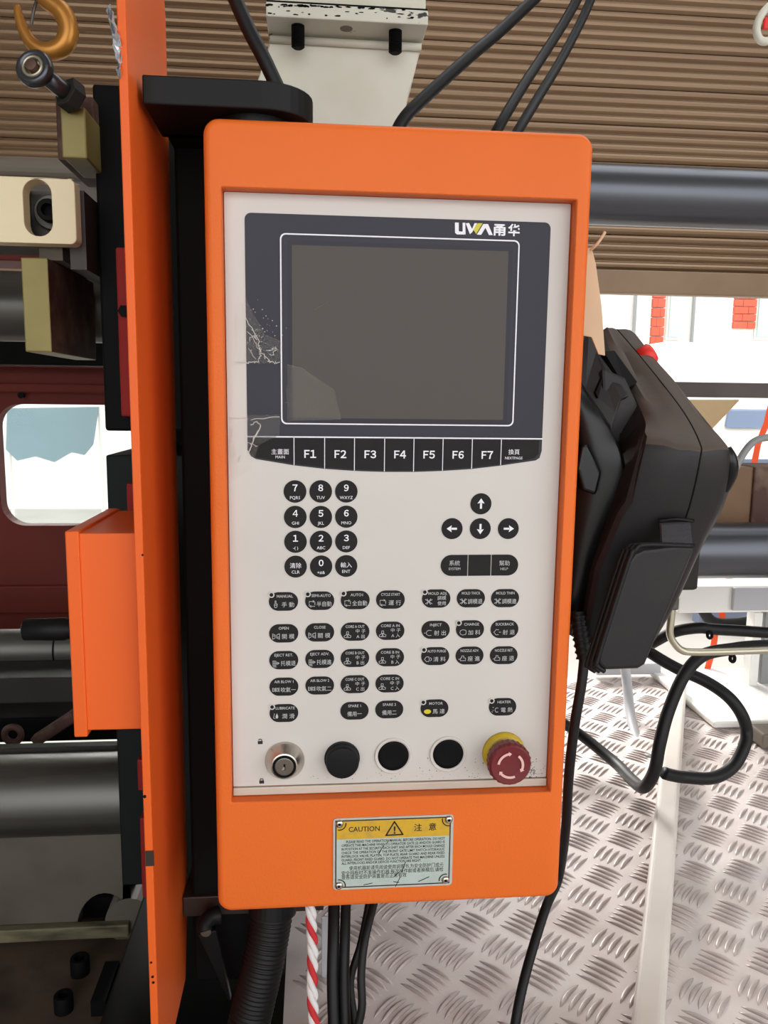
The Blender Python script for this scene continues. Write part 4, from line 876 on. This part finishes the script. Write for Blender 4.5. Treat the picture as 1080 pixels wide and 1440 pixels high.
# strain relief and cable
sr = [(812, 860, .05), (816, 890, .045), (822, 925, .04)]
bm = nb(); path = smooth_path([at(*p) for p in sr], 12); tube(bm, path, lambda t: .0068 + .0016 * (1 if int(t * 24) % 3 == 0 else 0), 12, smooth=False); obj('cable_boot', bm, M_rubber, hh, smooth=True)
obj('handheld_lead', tube(nb(), [at(*p) for p in ((822, 922, .04), (818, 960, .035), (808, 1020, .035), (800, 1090, .04), (795, 1170, .06), (785, 1235, .09), (768, 1275, .06), (746, 1345, .03), (732, 1400, .01), (723, 1450, -.005), (716, 1490, -.015))], 7.2 * pxm(at(800, 1000, .035)), 12), M_rubber, hh, smooth=True)
# holder plate screwed on the box side
hd = thing('holder_bracket', 'glossy black curved holder plate between the orange box and handheld unit', 'holder', tuple(at(830, 760, .05)))
hpx = [(800, 500, .085), (821, 547, .078), (842, 580, .068), (859, 607, .062), (875, 637, .055), (879, 670, .054), (872, 705, .056), (850, 755, .062), (836, 800, .066), (822, 850, .070), (806, 880, .074)]
edge = smooth_path([at(*p) for p in hpx], 4); bm = nb(); rows = []
for p in edge:
    bx = HW + .004; rows.append([p.lerp(V((bx, .088 + .004, p.z)), t) + V((0, -.010 * math.sin(PI * t * .9), 0)) for t in (0, .06, .2, .4, .6, .8, 1)])
rings(bm, rows, close=False, caps=False)
o = obj('holder_plate', bm, M_black_gloss, hd, smooth=True); sol = o.modifiers.new('s', 'SOLIDIFY'); sol.thickness = .002; sol.offset = 0
bm = nb(); prism(bm, [at(x, y, .046) for x, y in ((812, 660), (818, 628), (826, 624), (847, 665), (839, 697), (820, 690))], (0, .025, 0)); obj('holder_boss', bm, M_black_gloss, hd, bevel=.004, segs=3)
bm = nb(); prism(bm, [at(x, y, Y) for x, y, Y in ((800, 470, .10), (828, 459, .10), (835, 458, .10), (841, 494, .098), (886, 556, .080), (875, 561, .078), (868, 580, .076), (860, 606, .074), (842, 580, .082), (821, 548, .09), (800, 520, .098))], (0, .010, -.004)); obj('holder_hook', bm, M_black_plastic, hd, bevel=.002)
bm = nb(); prism(bm, [at(x, y, .0775) for x, y in ((838, 552), (847, 530), (845, 545), (841, 560))], (0, .006, 0)); obj('holder_slot', bm, M_black_deep, hd)
bm = nb(); box(bm, (HW + .0005, .055, at(820, 690, .06).z), (HW + .012, .094, at(820, 600, .06).z)); obj('holder_mount', bm, M_black_deep, hd)
# tan card strip tucked behind the box edge
bm = nb(); prism(bm, [at(x, y, .055) for x, y in ((812, 350), (832, 348), (838, 372), (846, 430), (851, 500), (842, 498), (832, 474), (812, 470))], (0, .002, 0)); o = obj('card_strip', bm, M_card); tag(o, 'tan card strip tucked behind the right edge of the orange box', 'strip')
o = obj('twig', tube(nb(), [at(830, 352, .05), at(838, 345, .046), at(845, 336, .044), at(851, 326, .044)], .0013, 6), M_card, smooth=True); tag(o, 'thin pale wire end poking out beside the orange box', 'wire')

# ------------------------------------------------------------------ below the panel: hose, rope, cables
hose = thing('corrugated_hose', 'black corrugated hose hanging below the control box', 'hose', tuple(atz(345, 1500, 0.0)))
hp_ = smooth_path([at(*p) for p in ((384, 1262, .075), (380, 1300, .07), (368, 1362, .06), (350, 1440, .05), (335, 1520, .04))], 40)
nrow = len(hp_); rh = 30 * pxm(at(365, 1360, .06))
bm = nb(); path2 = []; tot = 0
L_ = [0]
for a, b in zip(hp_, hp_[1:]): L_.append(L_[-1] + (b - a).length)
nr = int(L_[-1] / .0011)
def sample(d):
    for i in range(len(L_) - 1):
        if L_[i + 1] >= d: t = (d - L_[i]) / max(1e-9, L_[i + 1] - L_[i]); return hp_[i].lerp(hp_[i + 1], t)
    return hp_[-1]
path2 = [sample(L_[-1] * i / nr) for i in range(nr + 1)]
tube(bm, path2, lambda t: rh * (1 - .09 * (.5 - .5 * math.cos(2 * PI * t * L_[-1] / .0042))), 28, smooth=False)
obj('hose_body', bm, M_rubber, hose, smooth=True)
obj('hose_collar', cyl(nb(), at(385, 1252, .077), at(383, 1282, .073), rh * 1.12, n=30), M_black, hose, smooth=False)
rope = thing('twisted_rope', 'red and white twisted rope hanging below the control box', 'rope', tuple(at(440, 1440, .03)))
rc = smooth_path([at(*p) for p in ((437, 1268, .03), (438, 1300, .025), (440, 1345, .015), (439, 1385, .005), (442, 1450, -.01), (444, 1500, -.02))], 30)
pm = pxm(at(440, 1345, .03)); Rl = 3.9 * pm
LL = [0]
for a, b in zip(rc, rc[1:]): LL.append(LL[-1] + (b - a).length)
for k, (m, nm) in enumerate(((M_rope_r, 'red strand'), (M_rope_w, 'white strand'), (M_rope_w, 'white strand'))):
    pts2 = [p + V((math.cos(l / (50 * pm) * 2 * PI + k * 2 * PI / 3), math.sin(l / (50 * pm) * 2 * PI + k * 2 * PI / 3), 0)) * Rl for p, l in zip(rc, LL)]
    obj('strand', tube(nb(), pts2, 4.1 * pm, 10, smooth=False), m, rope, smooth=True, label=nm + ' of the rope')
gl = 'black cables hanging below the box'
for pts, r, lab in (([(470, 1255, .06), (469, 1320, .03), (468, 1380, .012), (470, 1450, -.005), (471, 1500, -.015)], 8.5, 'black cable nearest the twisted rope, hanging straight'),
                    ([(487, 1255, .06), (485, 1320, .03), (484, 1380, .012), (486, 1450, -.005), (487, 1500, -.015)], 7.5, 'black cable hanging straight, second from the rope'),
                    ([(530, 1255, .05), (514, 1318, .02), (508, 1370, .005), (509, 1415, -.006), (502, 1450, -.012), (496, 1490, -.02)], 6, 'black cable crossing over, rightmost of the bundle at the bottom'),
                    ([(522, 1255, .06), (508, 1325, .035), (493, 1380, .022), (499, 1440, .004), (501, 1480, -.01)], 5.5, 'thin black cable slanting left across the bundle')):
    cable('panel_cable', pts, r, M_rubber, lab, gl)
o = obj('metal_strip', pbox(452, 1290, 462, 1428, .10, .003), M_hose_grey, bevel=.001); tag(o, 'narrow pale metal strip hanging between rope and cables', 'strip')

# ------------------------------------------------------------------ right background: frames, hoses, sling
tb = thing('white_tube', 'white square tube lying along the checker plate floor', 'tube', tuple(atz(910, 1440, 0)))
za = .038
lA, lB = atz(886, 1450, za), atz(941, 960, za); rA, rB = atz(934, 1450, za), atz(966, 960, za)
dA = (lA - lB).normalized(); lA2 = lA + dA * .5; rA2 = rA + (rA - rB).normalized() * .5
bm = nb(); prism(bm, [lA2, rA2, rB, lB], (0, 0, -za + .002)); obj('tube_body', bm, M_white3, tb, bevel=.007, segs=4)
YE = FY1 - .02
o = obj('white_base_plate', box(nb(), (atz(1003, 1026, 0).x, atz(1040, 1026, 0).y, .003), (1.0, FY1 - .005, .016)), M_white2, bevel=.004); tag(o, 'white flat base plate lying on the floor at the right edge', 'plate')
o = obj('grey_block', box(nb(), (atz(1072, 1056, 0).x, atz(1076, 1056, 0).y, .003), (1.0, atz(1076, 1056, 0).y + .05, .03)), M_grey, bevel=.004); tag(o, 'grey block on the floor in front of the white base plate', 'block')
o = obj('white_cross_beam', pbox(955, 824, 1200, 861, .84, .07), M_white2, bevel=.003); tag(o, 'white cross beam right under the lower dark bar', 'beam')
o = obj('pale_steel_plate', pbox(1032, 826, 1190, 858, .83, .008), M_hose_grey, bevel=.002); tag(o, 'pale grey steel plate fixed on the white cross beam', 'plate')
o = obj('white_post', pbox(1057, 862, 1069, 976, .86, .03), M_white2, bevel=.002); tag(o, 'thin white post under the white cross beam', 'post')
o = obj('grey_post', pbox(1073, 850, 1130, 976, .87, .06), M_grey_tube, bevel=.003); tag(o, 'grey post at the right edge beside the thin white post', 'post')
o = obj('frame_support', box(nb(), (1.04, .85, .0), (1.12, .93, at(1100, 824, .85).z)), M_white2); tag(o, 'white machine leg beyond the right edge', 'leg')
obj('bar_clamp', pbox(948, 760, 985, 831, .48, .10), M_greydark, lowbar, bevel=.006)
o = obj('grey_plate', pbox(840, 934, 930, 949, .95, .04), M_hose_grey, bevel=.002); tag(o, 'grey plate edge at the far end of the floor', 'plate')
brn = thing('brown_cover', 'brown machine cover above the lower dark bar at right', 'cover', tuple(at(1050, 738, .66)))
obj('cover_panel', pbox(900, 657, 1058, 737, .66, .10), M_browncover, brn, bevel=.003); obj('cover_panel', pbox(1059, 657, 1200, 737, .655, .10), M_rust, brn, bevel=.003)
obj('cover_foot', pbox(900, 736, 1200, 745, .655, .10), M_steel, brn)
o = obj('dark_rail', pbox(880, 539, 1300, 560, 1.2, .03), M_grey_rail, bevel=.002); tag(o, 'dark horizontal rail crossing the bright opening at right', 'rail')
o = obj('rail_post', box(nb(), (at(1300, 550, 1.2).x - .05, 1.2, -.6), (at(1300, 550, 1.2).x, 1.23, at(1300, 550, 1.2).z)), M_greydark); tag(o, 'dark post carrying the horizontal rail beyond the right edge', 'post')
hz_ = at(1010, 560, 1.21); bm = nb(); prism(bm, [at(x, y, 1.10) for x, y in ((968, 562), (1042, 562), (1002, 604), (968, 640), (940, 600))], (0, .10, 0)); o = obj('hopper_chute', bm, M_ochre, bevel=.004); tag(o, 'tan sloping chute under the dark horizontal rail', 'chute')
cable('grey_pipe', [(1020, 690, .58), (1036, 655, .58), (1048, 634, .58), (1062, 620, .58), (1082, 615, .58), (1130, 612, .58)], 5, M_grey_tube, 'bent grey pipe beside the orange sling at right', cat='pipe')
sl = [(1084, 570, 1.0), (1078, 595, 1.0), (1066, 625, 1.0), (1059, 660, 1.0), (1040, 760, 1.0), (1014, 856, 1.0), (1017, 872, 1.0), (1006, 890, .99), (1003, 912, .98), (995, 940, .97), (988, 958, .97), (985, 972, .97)]
bm = nb(); rows = [[at(x - 4.5, y, Y), at(x + 4.5, y, Y), at(x + 4.5, y, Y + .004), at(x - 4.5, y, Y + .004)] for x, y, Y in sl]; rings(bm, rows); o = obj('lifting_sling', bm, M_orange_strap); tag(o, 'bright orange lifting sling hanging down at right', 'sling')
cable('steel_rod', [(946, 846, .31), (944, 868, .31), (942, 890, .31), (947, 903, .31), (958, 914, .31), (975, 917, .31), (1030, 916, .31), (1090, 914, .31), (1180, 911, .31)], 5.2, M_rod, 'bent zinc steel rod hooking behind the handheld unit', cat='rod')
o = obj('rod_clip', pbox(943, 840, 956, 859, .30, .02), M_steel, bevel=.003); tag(o, 'small steel clip at the top of the bent rod', 'clip')
g3 = 'thick black hoses at right'
cable('thick_hose', [(905, 912, .60), (925, 900, .58), (950, 888, .56), (982, 883, .55), (1003, 885, .55), (1040, 887, .55), (1090, 890, .55), (1180, 892, .55)], 8, M_rubber, 'thick black hose running level above the bent rod', g3)
cable('thick_hose', [(976, 820, .97), (988, 856, .97), (1002, 874, .97), (1024, 877, .97), (1050, 874, .97), (1075, 867, .97), (1125, 846, .97)], 8, M_rubber, 'short thick black hose sagging under the white cross beam', g3)
cable('thick_hose', [(895, 905, .5), (919, 921, .47), (952, 940, .45), (992, 958, .43), (1023, 979, .41), (1042, 1003, .40), (1050, 1028, .40), (1046, 1052, .39), (1030, 1079, .38), (1002, 1094, .37), (963, 1093, .37), (944, 1090, .365), (934, 1087, .362)], 8.5, M_rubber, 'thick black hose making the big round loop over the floor', g3)
cable('thick_hose', [(1090, 908, .40), (1060, 909, .39), (1034, 912, .38), (990, 921, .37), (962, 950, .36), (940, 1000, .35), (928, 1045, .34), (920, 1085, .34), (905, 1107, .36), (888, 1096, .42), (862, 1070, .50), (800, 1022, .58), (730, 985, .58), (650, 955, .56), (606, 948, .545)], 9, M_rubber, 'thick black hose dropping steeply past the white tube, left trail added along a floor shadow', g3)  # stretch trailing left is added where a cable shadow crosses the floor
cable('grey_hose', [(878, 930, .80), (881, 955, .79), (886, 1000, .74), (896, 1044, .66), (912, 1071, .58)], 7, M_hose_grey, 'pale grey hose curving down to the floor under the handheld unit', cat='hose')
for px, py, Y in ((998, 893, .54), (1030, 926, .37)):
    o = obj('cable_tie', tube(nb(), [at(px + 3.2 * math.cos(a), py + 4.5 * math.sin(a), Y) for a in [2 * PI * i / 10 for i in range(11)]], .0025, 6, 3), M_black_deep, smooth=True)
    tag(o, 'black cable tie on the level thick hose' if py < 900 else 'black cable tie under the bent steel rod', 'cable tie')

# ------------------------------------------------------------------ outside: building and parked truck
YBd = 8.0
bd = thing('exterior_building', 'white building with red brick pillars across the yard', 'building', (2, YBd, -.6))
obj('building_wall', box(nb(), (-10, YBd, -.6), (12, YBd + .3, 3.0)), M_wall_out, bd)
def bricks(px0_, px1_, py0, py1, rows_):
    bw = nb(); X0, X1 = at(px0_, 460, YBd).x, at(px1_, 460, YBd).x; Z0, Z1 = at(px0_, py1, YBd).z, at(px0_, py0, YBd).z
    h_ = (Z1 - Z0) / rows_; first = None
    pl = obj('brick_pillar', box(nb(), (X0, YBd - .05, -.6), (X1, YBd, 2.9)), M_wall_out, bd)
    for k in range(rows_):
        for c_i in range(2):
            w_ = (X1 - X0) * (.62 if (c_i == 0) == (k % 2 == 0) else .36); xa_ = X0 if c_i == 0 else X1 - w_
            me_o = obj('brick', box(nb(), (xa_, YBd - .09, Z0 + k * h_ + h_ * .06), (xa_ + w_, YBd - .045, Z0 + (k + 1) * h_ - h_ * .06)), M_brick, pl)
bricks(912, 929, 380, 500, 9); bricks(1026, 1056, 380, 463, 8)
for a_, b_ in ((936, 956), (1060, 1084)):
    wf = obj('window_frame', box(nb(), (at(a_, 450, YBd).x, YBd - .03, at(a_, 478, YBd).z), (at(b_, 450, YBd).x, YBd, at(a_, 400, YBd).z)), M_wall_out, bd)
    obj('pane', box(nb(), (at(a_ + 3, 450, YBd).x, YBd - .05, at(a_, 474, YBd).z), (at(b_ - 2, 450, YBd).x, YBd - .03, at(a_, 404, YBd).z)), M_teal, wf)
for px in (890, 972): obj('downpipe', cyl(nb(), (at(px, 450, YBd).x, YBd - .04, -.6), (at(px, 450, YBd).x, YBd - .04, 2.9), .02, n=10), M_grey_tube, bd)
YV = 3.4
tk = thing('parked_truck', 'white truck parked in the bright yard beyond the machine', 'truck', tuple(at(1060, 970, YV)))
vx0 = at(985, 600, YV).x
obj('truck_cab', prism(nb(), [V((vx0, y, z)) for y, z in ((YV, at(1040, 690, YV).z - .55), (YV, at(1040, 640, YV).z), (YV + .25, at(1040, 612, YV).z), (YV + .55, at(1040, 470, YV).z), (YV + 1.6, at(1040, 470, YV).z), (YV + 1.6, at(1040, 690, YV).z - .55))], (2.2, 0, 0)), M_truck, tk, bevel=.04, segs=3)
wz_ = at(1040, 606, YV + .27).z
bm = nb(); xw0, xw1 = at(1015, 600, YV + .3).x, at(1130, 600, YV + .3).x
def on_ws(t): return YV + .25 + .30 * t - .02, at(1040, 612, YV).z + (at(1040, 470, YV).z - at(1040, 612, YV).z) * t
(ya_, za_), (yb_2, zb_2) = on_ws(.06), on_ws(.24)
prism(bm, [V((xw0, ya_, za_)), V((xw1, ya_, za_)), V((xw1 - .03, yb_2, zb_2)), V((xw0 + .04, yb_2, zb_2))], (0, .02, .01)); obj('windscreen', bm, M_truck_glass, tk)
obj('truck_grille', pbox(1030, 646, 1130, 664, YV - .015, .03), M_truck_glass, tk); obj('bumper', pbox(985, 850, 1200, 925, YV - .06, .12), mat('blue_grey_bumper', rgb(104, 112, 136), .4), tk, bevel=.02)
obj('truck_skirt', pbox(985, 926, 1200, 960, YV - .02, .12), M_greydark, tk)
for xx in (vx0 + .25, vx0 + 1.9):
    o = obj('wheel', lathe(nb(), (xx, YV + .6, -.6 + .34), (1, 0, 0), [(-.1, .2), (-.1, .32), (-.07, .34), (.07, .34), (.1, .32), (.1, .2)], 28), M_rubber, tk)
bm = nb(); prism(bm, [at(x, y, 5.0) for x, y in ((10, 574), (138, 572), (130, 625), (118, 640), (100, 636), (76, 650), (50, 642), (24, 648), (8, 632))], (0, .03, 0))  # added sheet standing in for a blue reflection on the gate window
bl = obj('blue_reflection_sheet', bm, M_bluesheet); tag(bl, 'made-up pale blue sheet standing for a reflection in the red gate window', 'reflection_sheet')
p0, p1 = at(8, 572, 5.01), at(138, 572, 5.01)
obj('sheet_pole', cyl(nb(), (p0.x, 5.04, -.6), (p0.x, 5.04, p0.z + .01), .012, n=8), M_white2, bl); obj('sheet_pole', cyl(nb(), (p1.x, 5.04, -.6), (p1.x, 5.04, p0.z + .01), .012, n=8), M_white2, bl)
bpy.data.objects.remove(_fo)
